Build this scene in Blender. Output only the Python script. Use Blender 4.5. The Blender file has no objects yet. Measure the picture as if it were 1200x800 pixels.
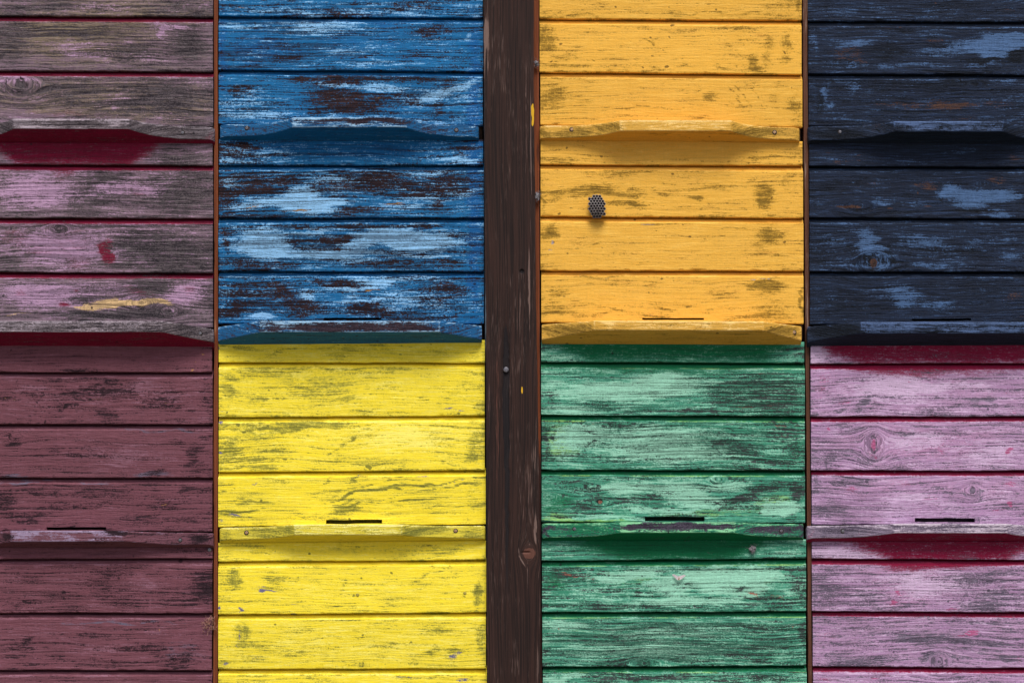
import bpy, math, random
import numpy as np
from mathutils import Matrix, Vector
R = math.radians
random.seed(7)
SC = bpy.context.scene

# ------------------------------------------------------------------ camera
CAM_D, TILT, ROLL, ZC = 4.0, R(2.9), R(-0.2), 1.40
FPX = 3030.0                                   # focal length in pixels of a 1200 px wide frame
fw = Vector((0, math.cos(TILT), math.sin(TILT)))
u0 = Vector((0, -math.sin(TILT), math.cos(TILT)))
r0 = Vector((1, 0, 0))
rt = r0 * math.cos(ROLL) + u0 * math.sin(ROLL)
up = u0 * math.cos(ROLL) - r0 * math.sin(ROLL)
CAM = Vector((0, -CAM_D, ZC - CAM_D * math.tan(TILT)))
cd = bpy.data.cameras.new("camera")
cd.sensor_width = 36.0
cd.lens = 36.0 * FPX / 1200.0
cd.clip_end = 200.0
cam = bpy.data.objects.new("camera", cd)
SC.collection.objects.link(cam)
m = Matrix((( rt.x, up.x, -fw.x, CAM.x), (rt.y, up.y, -fw.y, CAM.y), (rt.z, up.z, -fw.z, CAM.z), (0, 0, 0, 1)))
cam.matrix_world = m
SC.camera = cam

# ------------------------------------------------------------------ sky and sun (bright overcast)
SUN_EL, SUN_AZ = R(58), R(6)                  # azimuth: swing to the right of the camera's side
w = bpy.data.worlds.new("World"); SC.world = w; w.use_nodes = True
nt = w.node_tree
sky = nt.nodes.new("ShaderNodeTexSky"); sky.sky_type = 'NISHITA'; sky.sun_disc = False
sky.sun_elevation = SUN_EL; sky.sun_rotation = R(180) - SUN_AZ
sky.air_density = 0.6; sky.dust_density = 3.0; sky.ozone_density = 0.6
bg = nt.nodes["Background"]; bg.inputs[1].default_value = 0.055
nt.links.new(sky.outputs[0], bg.inputs[0])
sl = bpy.data.lights.new("sun", 'SUN'); sl.energy = 1.5; sl.angle = R(24); sl.color = (1.0, 0.965, 0.91)
sun = bpy.data.objects.new("sun", sl); SC.collection.objects.link(sun)
sd = Vector((math.sin(SUN_AZ) * math.cos(SUN_EL), -math.cos(SUN_AZ) * math.cos(SUN_EL), math.sin(SUN_EL)))
sun.rotation_euler = sd.to_track_quat('Z', 'Y').to_euler()
SC.view_settings.view_transform = 'Standard'; SC.view_settings.look = 'None'
SC.view_settings.exposure = 1.10; SC.view_settings.gamma = 1.0

# ------------------------------------------------------------------ measuring: photo pixel <-> wall
def at(x, y, Y=0.0):
    d = fw * FPX + rt * (x - 600.0) - up * (y - 400.0)
    t = (Y - CAM.y) / d.y
    return CAM + d * t
def topx(X, Z):                                # wall point -> photo pixel, numpy
    dx, dy, dz = X - CAM.x, -CAM.y, Z - CAM.z
    f = dy * fw.y + dz * fw.z + dx * fw.x
    a = dx * rt.x + dy * rt.y + dz * rt.z
    b = dx * up.x + dy * up.y + dz * up.z
    return 600 + FPX * a / f, 400 - FPX * b / f
PX = (at(601, 400) - at(600, 400)).length      # metres per photo pixel on the wall (1.32 mm)

# ------------------------------------------------------------------ numpy helpers
def hsh(ix, iy, s):
    n = (ix.astype(np.int64) * 374761393 + iy.astype(np.int64) * 668265263 + int(s) * 144665) & 0x7fffffff
    n = ((n ^ (n >> 13)) * 1274126177) & 0x7fffffff
    n = n ^ (n >> 16)
    return (n & 0xffff) / 65535.0
def vn(x, y, s=0):                              # smooth value noise, 0..1
    ix, iy = np.floor(x), np.floor(y)
    fx, fy = x - ix, y - iy
    fx, fy = fx * fx * (3 - 2 * fx), fy * fy * (3 - 2 * fy)
    a, b = hsh(ix, iy, s), hsh(ix + 1, iy, s)
    c, d = hsh(ix, iy + 1, s), hsh(ix + 1, iy + 1, s)
    return (a * (1 - fx) + b * fx) * (1 - fy) + (c * (1 - fx) + d * fx) * fy
def sst(a, b, x):
    t = np.clip((x - a) / (b - a), 0, 1)
    return t * t * (3 - 2 * t)

CH = {'w': 0, 'l': 1, 's': 2, 't': 3, 'v': 4, 'k': 5, 'r': 6, 'h': 7}
def parse(txt):
    """wear charts: 'Z x0 y0 scale' sets the measuring frame, then 'channel cx cy rx ry amount [angle]' ; 'o cx cy rx ry' = knot"""
    out, z = [], (0, 0, 1)
    for ln in txt.strip().splitlines():
        for it in ln.split(';'):
            p = it.split()
            if not p: continue
            v = [float(q) for q in p[1:]]
            if p[0] == 'Z': z = v; continue
            out.append((p[0], z[0] + v[0] / z[2], z[1] + v[1] / z[2], v[2] / z[2], v[3] / z[2],
                        v[4] if len(v) > 4 else 1.0, R(v[5]) if len(v) > 5 else 0.0))
    return out
def paint(px, py, patches, seed, base=None, warp=1.0, kw=1.32):
    M = np.zeros((px.size, 8))
    if base:
        for c, val in base.items(): M[:, CH[c]] = val
    wx = px + warp * 9 * (vn(px / 22, py / 7, seed) - .5) + warp * 4 * (vn(px / 6, py / 2.5, seed + 1) - .5)
    wy = py + warp * 7 * (vn(px / 26, py / 9, seed + 2) - .5) + warp * 3 * (vn(px / 9, py / 3, seed + 3) - .5)
    for c, cx, cy, rx, ry, val, ang in patches:
        if c == 'o': continue
        big = rx > 3.5 or ry > 3.5
        dx, dy = (wx - cx, wy - cy) if big else (px - cx, py - cy)
        ca, sa = math.cos(ang), math.sin(ang)
        e = np.sqrt(((dx * ca - dy * sa) / rx) ** 2 + ((dx * sa + dy * ca) / ry) ** 2)
        M[:, CH[c]] += (kw if c == 'w' else 1.3 if c == 't' else 1.0) * val * ((1 - sst(0.25, 1.5, e)) if big else (1 - sst(0.6, 1.25, e)))
    for c, cx, cy, rx, ry, val, ang in patches:
        if c != 'o': continue
        e = np.sqrt(((px - cx) / rx) ** 2 + ((py - cy) / ry) ** 2)
        jag = vn(px / 3.0, py / 3.0, int(cx)) ; M[:, 5] += (.25 + .6 * jag) * np.exp(-((e - .85 - .3 * jag) / .3) ** 2) + .5 * jag * np.exp(-(e / .4) ** 2)
        M[:, 0] += 0.30 * (1 - sst(.8, 1.6, e))
        M[:, 3] += val * (1 - sst(.6, 1.05, e))
    return M
def grain(px, py, patches, seed):
    """grain coordinate in metres: runs along the board, flows round the knots"""
    rr = random.Random(seed)
    a1, l1, p1 = rr.uniform(.3, 1.6), rr.uniform(150, 320), rr.uniform(0, 6.28)
    a2, l2, p2 = rr.uniform(.15, .5), rr.uniform(50, 110), rr.uniform(0, 6.28)
    g = py + a1 * np.sin(px / l1 * 6.28 + p1) + a2 * np.sin(px / l2 * 6.28 + p2 + py * .03) + 1.6 * (vn(px / 50, py / 16, seed) - .5)
    for c, cx, cy, rx, ry, val, ang in patches:
        if c != 'o': continue
        dx, dy = (px - cx) / (rx * 3.2), (py - cy) / (ry * 1.5)
        q = dx * dx + dy * dy + 1e-6
        out = q > 1
        g = np.where(out, g - (py - cy) * 1.0 / q, cy + ry * 1.2 * np.sqrt(q) * (1 + .5 * (vn(px / 4, py / 3, seed + int(cx)) - .5)) + .25 * (py - cy))
    return px * PX, g * PX

def build(name, V, F, mat, parent=None, attrs=None, smooth=False):
    me = bpy.data.meshes.new(name)
    me.from_pydata([tuple(v) for v in V], [], F)
    me.materials.append(mat)
    if attrs:
        for k, arr in attrs.items():
            if arr.shape[1] == 4:
                a = me.attributes.new(k, 'FLOAT_COLOR', 'POINT'); a.data.foreach_set('color', arr.astype(np.float32).ravel())
            else:
                a = me.attributes.new(k, 'FLOAT_VECTOR', 'POINT'); a.data.foreach_set('vector', arr.astype(np.float32).ravel())
    if smooth: me.polygons.foreach_set('use_smooth', [True] * len(me.polygons))
    me.update()
    o = bpy.data.objects.new(name, me); SC.collection.objects.link(o)
    if parent:
        o.parent = parent
        o.matrix_parent_inverse = Matrix.Translation(-parent.location)
    return o
def empty(name, loc, label, cat, group=None):
    o = bpy.data.objects.new(name, None); SC.collection.objects.link(o)
    o.location = loc; o.empty_display_size = .05
    o['label'] = label; o['category'] = cat
    if group: o['group'] = group
    return o
def tag(o, label, cat, group=None):
    o['label'] = label; o['category'] = cat
    if group: o['group'] = group
    return o
class Bag:                                     # collects grids of one part
    def __init__(s): s.V, s.F, s.A, s.B, s.G, s.n = [], [], [], [], [], 0
    def grid(s, X, Y, Z, M, gx, gz, seed, skip=None):
        h, wd = X.shape
        s.V.append(np.stack([X.ravel(), Y.ravel(), Z.ravel()], 1))
        s.A.append(M[:, 0:4]); s.B.append(M[:, 4:8])
        s.G.append(np.stack([gx, gz, np.full(gx.size, seed * 1.37)], 1))
        i, j = np.meshgrid(np.arange(h - 1), np.arange(wd - 1), indexing='ij')
        if skip is not None:
            k = ~skip; i, j = i[k], j[k]
        a = (i * wd + j + s.n).ravel()
        s.F += np.stack([a, a + wd, a + wd + 1, a + 1], 1).tolist()
        s.n += h * wd
    def done(s, name, mat, parent):
        V = np.concatenate(s.V)
        return build(name, V, s.F, mat, parent, {'ma': np.concatenate(s.A), 'mb': np.concatenate(s.B), 'gc': np.concatenate(s.G)})

# ------------------------------------------------------------------ materials
def lin(h):
    h = h.lstrip('#'); c = [int(h[i:i + 2], 16) / 255 for i in (0, 2, 4)]
    return tuple((x / 12.92 if x <= .04045 else ((x + .055) / 1.055) ** 2.4) for x in c) + (1,)
class NT:
    def __init__(s, mat):
        mat.use_nodes = True; s.t = mat.node_tree; s.b = s.t.nodes['Principled BSDF']
    def put(s, sock, v):
        if hasattr(v, 'links') or hasattr(v, 'is_output'): s.t.links.new(v, sock)
        else: sock.default_value = v
    def m(s, op, a, b=0.0, c=0.0, clamp=False):
        n = s.t.nodes.new('ShaderNodeMath'); n.operation = op; n.use_clamp = clamp
        for i, v in enumerate((a, b, c)): s.put(n.inputs[i], v)
        return n.outputs[0]
    def mix(s, f, a, b, mode='MIX'):
        n = s.t.nodes.new('ShaderNodeMix'); n.data_type = 'RGBA'; n.blend_type = mode
        s.put(n.inputs[0], f); s.put(n.inputs[6], a); s.put(n.inputs[7], b)
        return n.outputs[2]
    def attr(s, name):
        n = s.t.nodes.new('ShaderNodeAttribute'); n.attribute_name = name; return n
    def sep(s, v):
        n = s.t.nodes.new('ShaderNodeSeparateXYZ'); s.put(n.inputs[0], v); return n.outputs
    def noise(s, v, sc, detail=3.0, rough=.6, dist=0.0, off=0.0):
        mp = s.t.nodes.new('ShaderNodeMapping'); s.put(mp.inputs[0], v); mp.inputs[3].default_value = sc
        mp.inputs[1].default_value = (off, off * .7, off * 1.3)
        n = s.t.nodes.new('ShaderNodeTexNoise'); s.put(n.inputs['Vector'], mp.outputs[0])
        n.inputs['Scale'].default_value = 1; n.inputs['Detail'].default_value = detail
        n.inputs['Roughness'].default_value = rough; n.inputs['Distortion'].default_value = dist
        return n.outputs[0]
    def step(s, x, lo, hi, a=0.0, b=1.0):
        n = s.t.nodes.new('ShaderNodeMapRange'); n.interpolation_type = 'SMOOTHSTEP'
        for i, v in zip((0, 1, 2, 3, 4), (x, lo, hi, a, b)): s.put(n.inputs[i], v)
        return n.outputs[0]

def paint_mat(name, paint, light, shelter, wood, wood2, tan, extra, ga=1.0, gb=1.0, gc=1.0, gl=1.0, crack=.5, thr=.5,
              edge=.13, hue=None, rough=.62, bump=.6, huek=.6, spec=.16, tone=(.80, 1.16), smudge=.55, smc=None, slo=-.02, shi=.62):
    """old brush paint on softwood: main coat, faded light coat, sheltered unfaded coat, smudged thin paint, bare wood, accents"""
    mat = bpy.data.materials.new(name); N = NT(mat)
    A = N.attr('ma'); r = N.sep(A.outputs['Vector']); wv, lv, sv = r[0], r[1], r[2]; tv = A.outputs['Alpha']
    B = N.attr('mb'); q = N.sep(B.outputs['Vector']); vv, kv, rv = q[0], q[1], q[2]; hv_ = B.outputs['Alpha']
    G = N.attr('gc').outputs['Vector']
    n1 = N.noise(G, (12, 330, 1), 3, .68)                      # long streaks
    n2 = N.noise(G, (55, 520, 1), 2, .7, off=3)                # fine streaks
    nb = N.noise(G, (16, 62, 1), 5, .68, .4, off=7)            # blotches
    nv = N.noise(G, (430, 45, 1), 3, .7, off=11)               # vertical plane / saw marks
    nf = N.noise(G, (430, 520, 1), 2, .75, off=17)             # speckle
    nr = N.noise(G, (4, 330, 1), 2, .6, off=23)                # latewood ridges
    n4 = N.noise(G, (24, 400, 1), 4, .7, off=31)               # paint streaks
    n5 = N.noise(G, (170, 300, 1), 4, .75, off=37)             # flakes
    ns = N.noise(G, (.0, .0, 5.3), 0, .5, off=41)              # board to board
    c = lambda x, k: N.m('MULTIPLY', N.m('SUBTRACT', x, .5), k)
    add = lambda *v: v[0] if len(v) == 1 else N.m('ADD', v[0], add(*v[1:]))
    vvc = N.m('MULTIPLY', vv, .6, clamp=True)
    st = add(c(n1, 2.3), c(n2, 2.4), c(nr, 1.5))
    st = N.m('ADD', N.m('MULTIPLY', st, N.m('SUBTRACT', 1.0, vvc)), N.m('MULTIPLY', c(nv, 3.2), vvc))
    fine = add(c(nf, 2.4), c(n5, 2.3))
    fld = add(wv, N.m('MULTIPLY', st, ga), N.m('MULTIPLY', fine, gc), c(nb, 1.7 * gb))
    mw = N.step(fld, thr - edge - .05, thr + edge + .12)
    fs = add(wv, N.m('MULTIPLY', st, .55), N.m('MULTIPLY', fine, .5), c(nb, 2.0 * gb))
    msm = N.step(fs, slo, shi, 0, smudge)
    fl = add(lv, c(n4, 2.6 * gl), N.m('MULTIPLY', fine, -.6 * gl), c(nb, -1.4))
    ml = N.step(fl, .18, .86)
    ft = add(tv, c(n2, 1.4), c(nf, 1.3))
    mt = N.step(ft, .34, .74)
    hm = N.step(add(c(n4, 1.8), c(n5, 1.6), c(nb, 1.6)), -.34, .38, 0, huek)
    pc = N.mix(hm, paint, hue or light)
    mr = N.step(add(rv, c(n4, 1.4), c(nb, 1.4), c(n5, .8)), .15, .80)
    pc = N.mix(mr, pc, extra)
    pc = N.mix(ml, pc, light)
    ms = N.step(add(sv, c(n2, 1.1), c(nf, .8), c(n5, .8), c(nb, .8)), .12, .85)
    pc = N.mix(ms, pc, shelter)
    wc = N.mix(N.step(add(c(n4, 1.6), c(nf, 1.5)), -.28, .34), wood, wood2)
    col = N.mix(msm, pc, smc or wood2)
    col = N.mix(mw, col, wc)
    col = N.mix(mt, col, tan)
    # open grain lines hold dirt
    lines = N.step(add(c(nr, 2.0), c(n1, .9), c(nb, 1.0), c(nf, 1.1), N.m('MULTIPLY', hv_, .26)), .12, .46, 0, crack * .85)
    lines = N.m('MULTIPLY', lines, N.m('SUBTRACT', 1.0, N.m('MULTIPLY', ms, .6)))
    col = N.mix(lines, col, wood)
    # pin holes and specks of dirt
    sp = N.noise(G, (95, 110, 1), 0, .5, off=53)
    col = N.mix(N.step(sp, .83, .87, 0, .8), col, wood)
    kk = N.step(add(kv, c(n2, 1.3), c(nf, .8)), .3, .8, 0, .85)
    col = N.mix(kk, col, N.mix(.35, (0.012, .01, .01, 1), wood))
    tn = N.m('ADD', N.step(add(c(n2, .9), c(nf, 1.1), c(n4, .7), c(nv, .5)), -.36, .36, tone[0], tone[1]), c(ns, .25))
    hs = N.t.nodes.new('ShaderNodeHueSaturation'); N.put(hs.inputs['Color'], col); N.put(hs.inputs['Value'], tn)
    N.t.links.new(hs.outputs[0], N.b.inputs['Base Color'])
    N.put(N.b.inputs['Roughness'], N.m('ADD', rough, N.m('MULTIPLY', mw, .18)))
    N.b.inputs['Specular IOR Level'].default_value = spec
    h = N.m('SUBTRACT', N.m('MULTIPLY', add(st, N.m('MULTIPLY', fine, .6)), -.5), N.m('MULTIPLY', mw, .45))
    h = N.m('SUBTRACT', h, N.m('MULTIPLY', lines, .8))
    h = N.m('SUBTRACT', h, N.m('MULTIPLY', kk, .7))
    bp = N.t.nodes.new('ShaderNodeBump'); bp.inputs['Strength'].default_value = bump; bp.inputs['Distance'].default_value = .0009
    N.put(bp.inputs['Height'], h); N.t.links.new(bp.outputs[0], N.b.inputs['Normal'])
    return mat
PAL = {
 'mauve': dict(paint=lin('7c6674'), light=lin('bd98ba'), shelter=lin('7c0e34'), wood=lin('28232a'), wood2=lin('6e6468'), tan=lin('dcb988'), extra=lin('8a7a66'),
               hue=lin('94828a'), crack=.6, tone=(.68, 1.24), smc=lin('4a4146'), smudge=.5),
 'blue': dict(paint=lin('0c649c'), light=lin('8cc2ee'), shelter=lin('0a6098'), wood=lin('150f18'), wood2=lin('3c2828'), tan=lin('a87c38'), extra=lin('0c5c9c'),
              hue=lin('2a7eb4'), crack=.75, tone=(.74, 1.22), smc=lin('163a5c'), smudge=.55, gl=1.4),
 'orange': dict(paint=lin('e8b044'), light=lin('f4c45c'), shelter=lin('e0a22c'), wood=lin('62491a'), wood2=lin('94742a'), tan=lin('8f8d98'), extra=lin('e6a444'),
                hue=lin('efbc54'), crack=.24, bump=.4, tone=(.90, 1.08), huek=.6, edge=.26, smc=lin('a07a26'), smudge=.9, thr=.62, slo=-.12, shi=.55, ga=.85, gc=.8, gb=1.2),
 'navy': dict(paint=lin('161f31'), light=lin('48658e'), shelter=lin('14202e'), wood=lin('0a0e15'), wood2=lin('1a2230'), tan=lin('4a342c'), extra=lin('2e4468'),
              hue=lin('24334e'), crack=.6, tone=(.66, 1.30), smc=lin('121827'), smudge=.5, edge=.2, gb=1.3),
 'maroon': dict(paint=lin('71444f'), light=lin('8a6070'), shelter=lin('684048'), wood=lin('1e1218'), wood2=lin('3a2830'), tan=lin('a87850'), extra=lin('6a6478'),
                hue=lin('7c4e5a'), crack=.5, tone=(.80, 1.16), smc=lin('452833'), smudge=.65, edge=.24, gb=1.2),
 'yellow': dict(paint=lin('fae234'), light=lin('fdf070'), shelter=lin('e6ce1c'), wood=lin('62662c'), wood2=lin('9a9438'), tan=lin('706c8a'), extra=lin('c2b83c'),
                hue=lin('f8e44c'), crack=.32, bump=.45, tone=(.90, 1.07), huek=.7, edge=.24, smc=lin('aaa23a'), smudge=.85, thr=.60, slo=-.10, shi=.55, ga=.9, gc=.8, gb=1.2),
 'green': dict(paint=lin('3c8c70'), light=lin('98d4ba'), shelter=lin('046840'), wood=lin('1c3029'), wood2=lin('504e54'), tan=lin('9a6656'), extra=lin('a2d878'),
               hue=lin('5fb49c'), crack=.7, tone=(.78, 1.18), smc=lin('2c6450'), smudge=.55, edge=.16),
 'pink': dict(paint=lin('b08ab2'), light=lin('d0b4d4'), shelter=lin('86103a'), wood=lin('4a4252'), wood2=lin('82768a'), tan=lin('b8608c'), extra=lin('c890bc'),
              hue=lin('c09cbc'), crack=.55, tone=(.78, 1.16), smc=lin('827488'), smudge=.6, edge=.18, gb=1.1),
}
BPAL = {
 'mauve': dict(paint=lin('7a7078'), hue=lin('8e858c'), light=lin('b4a6b2')),
 'blue': dict(paint=lin('1a5c90'), hue=lin('2f70a2'), wood=lin('221a26'), wood2=lin('3c3038'), light=lin('9cc4e4'), crack=.3),
 'orange': dict(paint=lin('d2a040'), hue=lin('e0b050'), smc=lin('9c7a30'), light=lin('f6d080')),
 'navy': dict(paint=lin('1a2436'), hue=lin('2a3850'), light=lin('4c628a')),
 'maroon': dict(paint=lin('6c4450'), hue=lin('7a505c'), light=lin('9a88a4')),
 'yellow': dict(paint=lin('dcca3a'), hue=lin('e8d850'), smc=lin('a69c38'), light=lin('f6ee90')),
 'green': dict(paint=lin('24745a'), hue=lin('3a8a6c'), light=lin('90d8a4'), wood=lin('2c2834'), wood2=lin('4c4654'), crack=.3),
 'pink': dict(paint=lin('84768a'), hue=lin('9a8aa0'), light=lin('cabccc')),
}
NAMES = {'mauve': 'weathered_mauve_paint', 'blue': 'flaking_blue_paint', 'orange': 'golden_orange_paint', 'navy': 'navy_blue_paint', 'maroon': 'maroon_paint',
         'yellow': 'lemon_yellow_paint', 'green': 'green_paint', 'pink': 'faded_pink_paint'}
MATS = {k: paint_mat(NAMES[k], **v) for k, v in PAL.items()}
BMATS = {k: paint_mat(NAMES[k] + '_landing_board', **dict(PAL[k], **BPAL[k])) for k in PAL}
def wood_mat(name, a, b, c, axis='Z', pale=.66, rough=.75, bump=.5):
    """bare / stained timber with the grain along one axis, object space"""
    mat = bpy.data.materials.new(name); N = NT(mat)
    tc = N.attr('gc').outputs['Vector']
    n1 = N.noise(tc, (520, 7, 1), 3, .6, off=1); n2 = N.noise(tc, (1100, 30, 1), 2, .6, off=5); nb = N.noise(tc, (30, 6, 1), 3, .6, .4, off=9)
    A = N.attr('ma'); r = N.sep(A.outputs['Vector'])
    col = N.mix(N.step(n1, .36, .62), a, b)
    col = N.mix(N.step(N.m('ADD', N.m('MULTIPLY', n2, .6), N.m('MULTIPLY', nb, .4)), pale - .08, pale + .05, 0, .8), col, c)
    col = N.mix(N.step(N.m('ADD', r[0], N.m('MULTIPLY', N.m('SUBTRACT', n1, .5), 1.4)), .35, .65, 0, .9), col, c)   # worn pale
    col = N.mix(N.step(N.m('ADD', r[1], N.m('MULTIPLY', N.m('SUBTRACT', n1, .5), .8)), .35, .65, 0, .85), col, (0.006, .005, .007, 1))   # dark crack
    col = N.mix(N.step(r[2], .3, .6), col, lin('d9a820'))                                     # yellow smear
    col = N.mix(N.step(N.m('ADD', A.outputs['Alpha'], N.m('MULTIPLY', N.m('SUBTRACT', n2, .5), 1.2)), .35, .65, 0, .7), col, lin('6b4438'))
    N.t.links.new(col, N.b.inputs['Base Color'])
    N.b.inputs['Roughness'].default_value = rough; N.b.inputs['Specular IOR Level'].default_value = .3
    bp = N.t.nodes.new('ShaderNodeBump'); bp.inputs['Strength'].default_value = bump; bp.inputs['Distance'].default_value = .0012
    N.put(bp.inputs['Height'], N.m('ADD', n1, N.m('MULTIPLY', n2, .6))); N.t.links.new(bp.outputs[0], N.b.inputs['Normal'])
    return mat
def plain(name, c, c2, rough=.6, metal=0.0, sc=300):
    mat = bpy.data.materials.new(name); N = NT(mat)
    tc = N.t.nodes.new('ShaderNodeTexCoord').outputs['Object']
    N.t.links.new(N.mix(N.step(N.noise(tc, (sc, sc, sc), 3, .6), .35, .65), c, c2), N.b.inputs['Base Color'])
    N.b.inputs['Roughness'].default_value = rough; N.b.inputs['Metallic'].default_value = metal
    return mat
M_POST = wood_mat('dark_stained_post_wood', lin('190c09'), lin('331e18'), lin('7a645c'), pale=.65)
M_STRIP = wood_mat('rust_brown_strip_wood', lin('6b3418'), lin('7e4222'), lin('9a6b4c'), pale=.72)
M_STRIP2 = wood_mat('dull_brown_strip_wood', lin('4a2b1c'), lin('5e3a28'), lin('8d776a'), pale=.66)
M_BODY = plain('dark_hive_box_wood', lin('4a3628'), lin('6a4c38'), .8)
M_STEEL = plain('dull_steel', lin('8b8a92'), lin('6a6870'), .45, .7, 900)
M_BRASS = plain('pale_screw_metal', lin('d8b58c'), lin('a88462'), .45, .5, 900)
M_SLOTD = plain('dark_screw_recess', lin('1c1614'), lin('2c221e'), .8)
M_NEST = plain('grey_wasp_paper', lin('a8a2a0'), lin('787070'), .85, 0, 500)
M_NESTD = plain('dark_wasp_paper', lin('3a3036'), lin('2a2226'), .9, 0, 500)
M_MOTH = plain('white_moth_wing', lin('e9dde0'), lin('cdbfc6'), .8, 0, 900)
M_MOTHB = plain('tan_moth_body', lin('a08058'), lin('8a6a48'), .8, 0, 900)
M_FLUFF = plain('grey_cocoon_silk', lin('8f8c90'), lin('565258'), .9, 0, 900)
M_FIBRE = plain('tangled_orange_fibre', lin('b08a7c'), lin('93604a'), .8, 0, 700)

# ------------------------------------------------------------------ wear charts, measured on the wall
CHART = {}
CHART['mauve'] = parse('''
Z 0 0 4
w 180 30 220 45 .55; t 340 4 50 6 .55; l 480 40 130 30 .5; w 880 40 160 35 .5; l 620 20 80 20 .3
w 50 200 120 110 .55; t 110 235 45 22 .30; w 260 160 260 20 .5; l 420 230 210 50 .6; w 640 240 160 60 .35; l 680 275 90 30 .5
l 820 130 130 25 .9; w 890 210 100 85 .75; v 890 210 110 85 .8; l 765 160 14 40 .8; s 785 212 7 18 .35; s 755 182 6 16 .3; r 785 170 5 10 .0
o 98 400 26 30 .3; w 230 430 260 50 .5; w 800 470 260 90 .65; l 60 370 150 18 .6; s 340 540 260 22 .22; l 560 480 120 30 .4; t 620 388 90 5 .45; w 760 440 150 60 .3
l 100 740 90 30 .5; w 840 740 160 40 .7; l 700 750 60 15 .3
Z 0 190 3.636
s 272 50 40 28 .45; l 140 130 180 70 .8; w 440 60 130 40 .55; w 770 120 130 100 .8; w 400 160 140 40 .45; s 580 130 60 18 .3; l 480 110 110 28 .6; t 170 210 12 16 .2; l 640 120 60 30 .5
s 60 310 70 40 .25; l 250 370 170 70 1.0; w 30 440 60 30 .5; w 700 400 240 90 .8; s 452 385 24 30 1.2; s 470 345 22 26 .55; k 480 300 34 18 .35 -30; s 330 430 60 25 .25; w 560 330 60 50 .4; o 250 285 12 14 0
l 180 560 190 50 .7; w 650 530 80 40 .8; w 880 560 50 60 .4; s 620 550 60 22 .6; s 560 530 50 10 .4; s 260 600 30 12 .8; s 90 550 30 12 .5; w 345 580 60 30 .7; s 335 548 14 8 .6
t 420 610 150 9 .85; t 520 602 80 11 .8; o 605 602 20 18 .8; t 600 604 50 18 .4; t 690 590 60 5 .6; k 540 618 110 5 .6; t 60 648 130 5 .6; w 480 650 330 26 .9; o 718 636 13 14 .4; l 800 560 90 40 .8; l 850 520 50 30 .6; s 800 540 30 20 .3
''')
CHART['blue'] = parse('''
Z 240 0 3.529
w 320 20 80 20 .35; w 840 20 120 20 .45; l 300 50 200 12 .4; l 700 50 300 14 .35; w 540 50 100 18 .3; t 145 40 45 3 .55
l 150 105 110 14 .7; l 470 115 220 28 .95; w 200 160 130 28 .45; l 240 180 60 10 .6; w 350 190 60 30 .4; w 920 130 90 32 .75; w 540 150 60 12 .3; l 620 200 160 25 .6; l 1090 150 16 22 .7; w 700 150 60 30 .25; l 930 170 110 16 .4; l 720 265 180 18 .6; w 640 235 260 7 .6 ; w 300 235 40 20 .4; w 1000 230 90 30 .3; l 400 270 100 12 .3
w 600 325 330 18 .75; w 150 380 60 20 .75; w 540 380 120 60 .55; w 640 420 230 40 .75; w 620 460 180 22 .5; l 530 350 70 12 .9; l 700 360 130 16 .9; l 1020 365 150 20 1.0 20; l 560 410 50 12 .8; l 950 400 160 45 .55; w 1000 345 60 14 .6; l 180 420 160 50 .45; l 220 480 200 25 .7; l 600 490 200 10 .6; w 965 440 25 45 .55; t 745 411 55 3 .8; t 420 457 50 3 .4; l 1000 500 150 14 .5; w 400 330 40 20 .4
w 150 610 100 18 .6 ; w 130 640 100 14 .45; l 180 625 140 26 .5; l 110 665 90 12 .7; l 320 620 60 14 .4; w 1080 625 60 25 .5; l 1040 665 90 18 .8; w 980 650 90 18 .3; t 1120 606 30 3 .5
Z 240 190 3.529
w 200 90 180 60 .85; w 600 90 170 60 .75; w 960 100 160 60 .75; l 100 80 35 25 1.0; w 80 150 60 60 .5; l 400 120 70 30 1.3; l 400 165 190 26 1.4; l 180 180 90 14 1.1; l 470 200 110 16 1.2; l 560 70 160 12 .7; w 620 200 120 22 .8; l 900 150 100 24 .7; l 860 190 120 12 .8; t 780 172 55 5 .9; t 200 183 45 4 .9; t 380 196 60 6 .9; w 380 197 75 8 .4; w 960 180 25 20 .8; l 1060 130 60 20 .6; w 110 205 30 10 .5; w 760 60 100 40 .5; l 880 50 140 7 .8
w 520 268 460 6 1.0; w 200 290 160 8 .8; w 90 340 16 60 .8; l 230 340 110 60 1.6; l 800 310 170 32 1.9; l 900 340 150 20 1.5; l 480 380 210 20 1.3; w 480 325 180 14 .8; w 540 312 100 10 .6; w 560 358 40 5 .8; l 640 345 90 16 1.2; w 900 262 120 5 .6; w 220 425 200 14 .65; w 700 412 220 14 .8; w 1000 420 130 20 .5; l 950 385 130 8 .9; w 420 360 120 12 .4; w 1020 300 60 30 .4; l 400 290 90 10 .7; w 870 373 100 4 .9
w 240 540 180 55 .8; w 120 620 90 30 .75; w 540 495 110 22 .9; w 420 600 110 35 .8; l 700 490 130 22 .8; l 620 520 140 10 .9; t 690 530 45 4 .8; k 680 529 60 4 .4; l 640 570 120 10 .8; w 660 600 130 30 .6; w 960 540 90 50 .5; w 1040 520 60 40 .3; l 240 640 60 12 1.5; l 850 580 140 40 .5; l 420 555 40 16 .7; w 820 640 180 16 .45; l 90 540 30 30 .4; w 300 500 50 30 .5; l 600 545 50 8 .6; l 900 480 140 14 .4
''')
CHART['blue'] += parse('Z 0 0 1; h 410 287 150 30 1.2; h 330 50 90 30 .6; h 500 120 60 40 .5; h 280 350 40 40 .6; h 500 350 50 30 .5')
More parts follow.
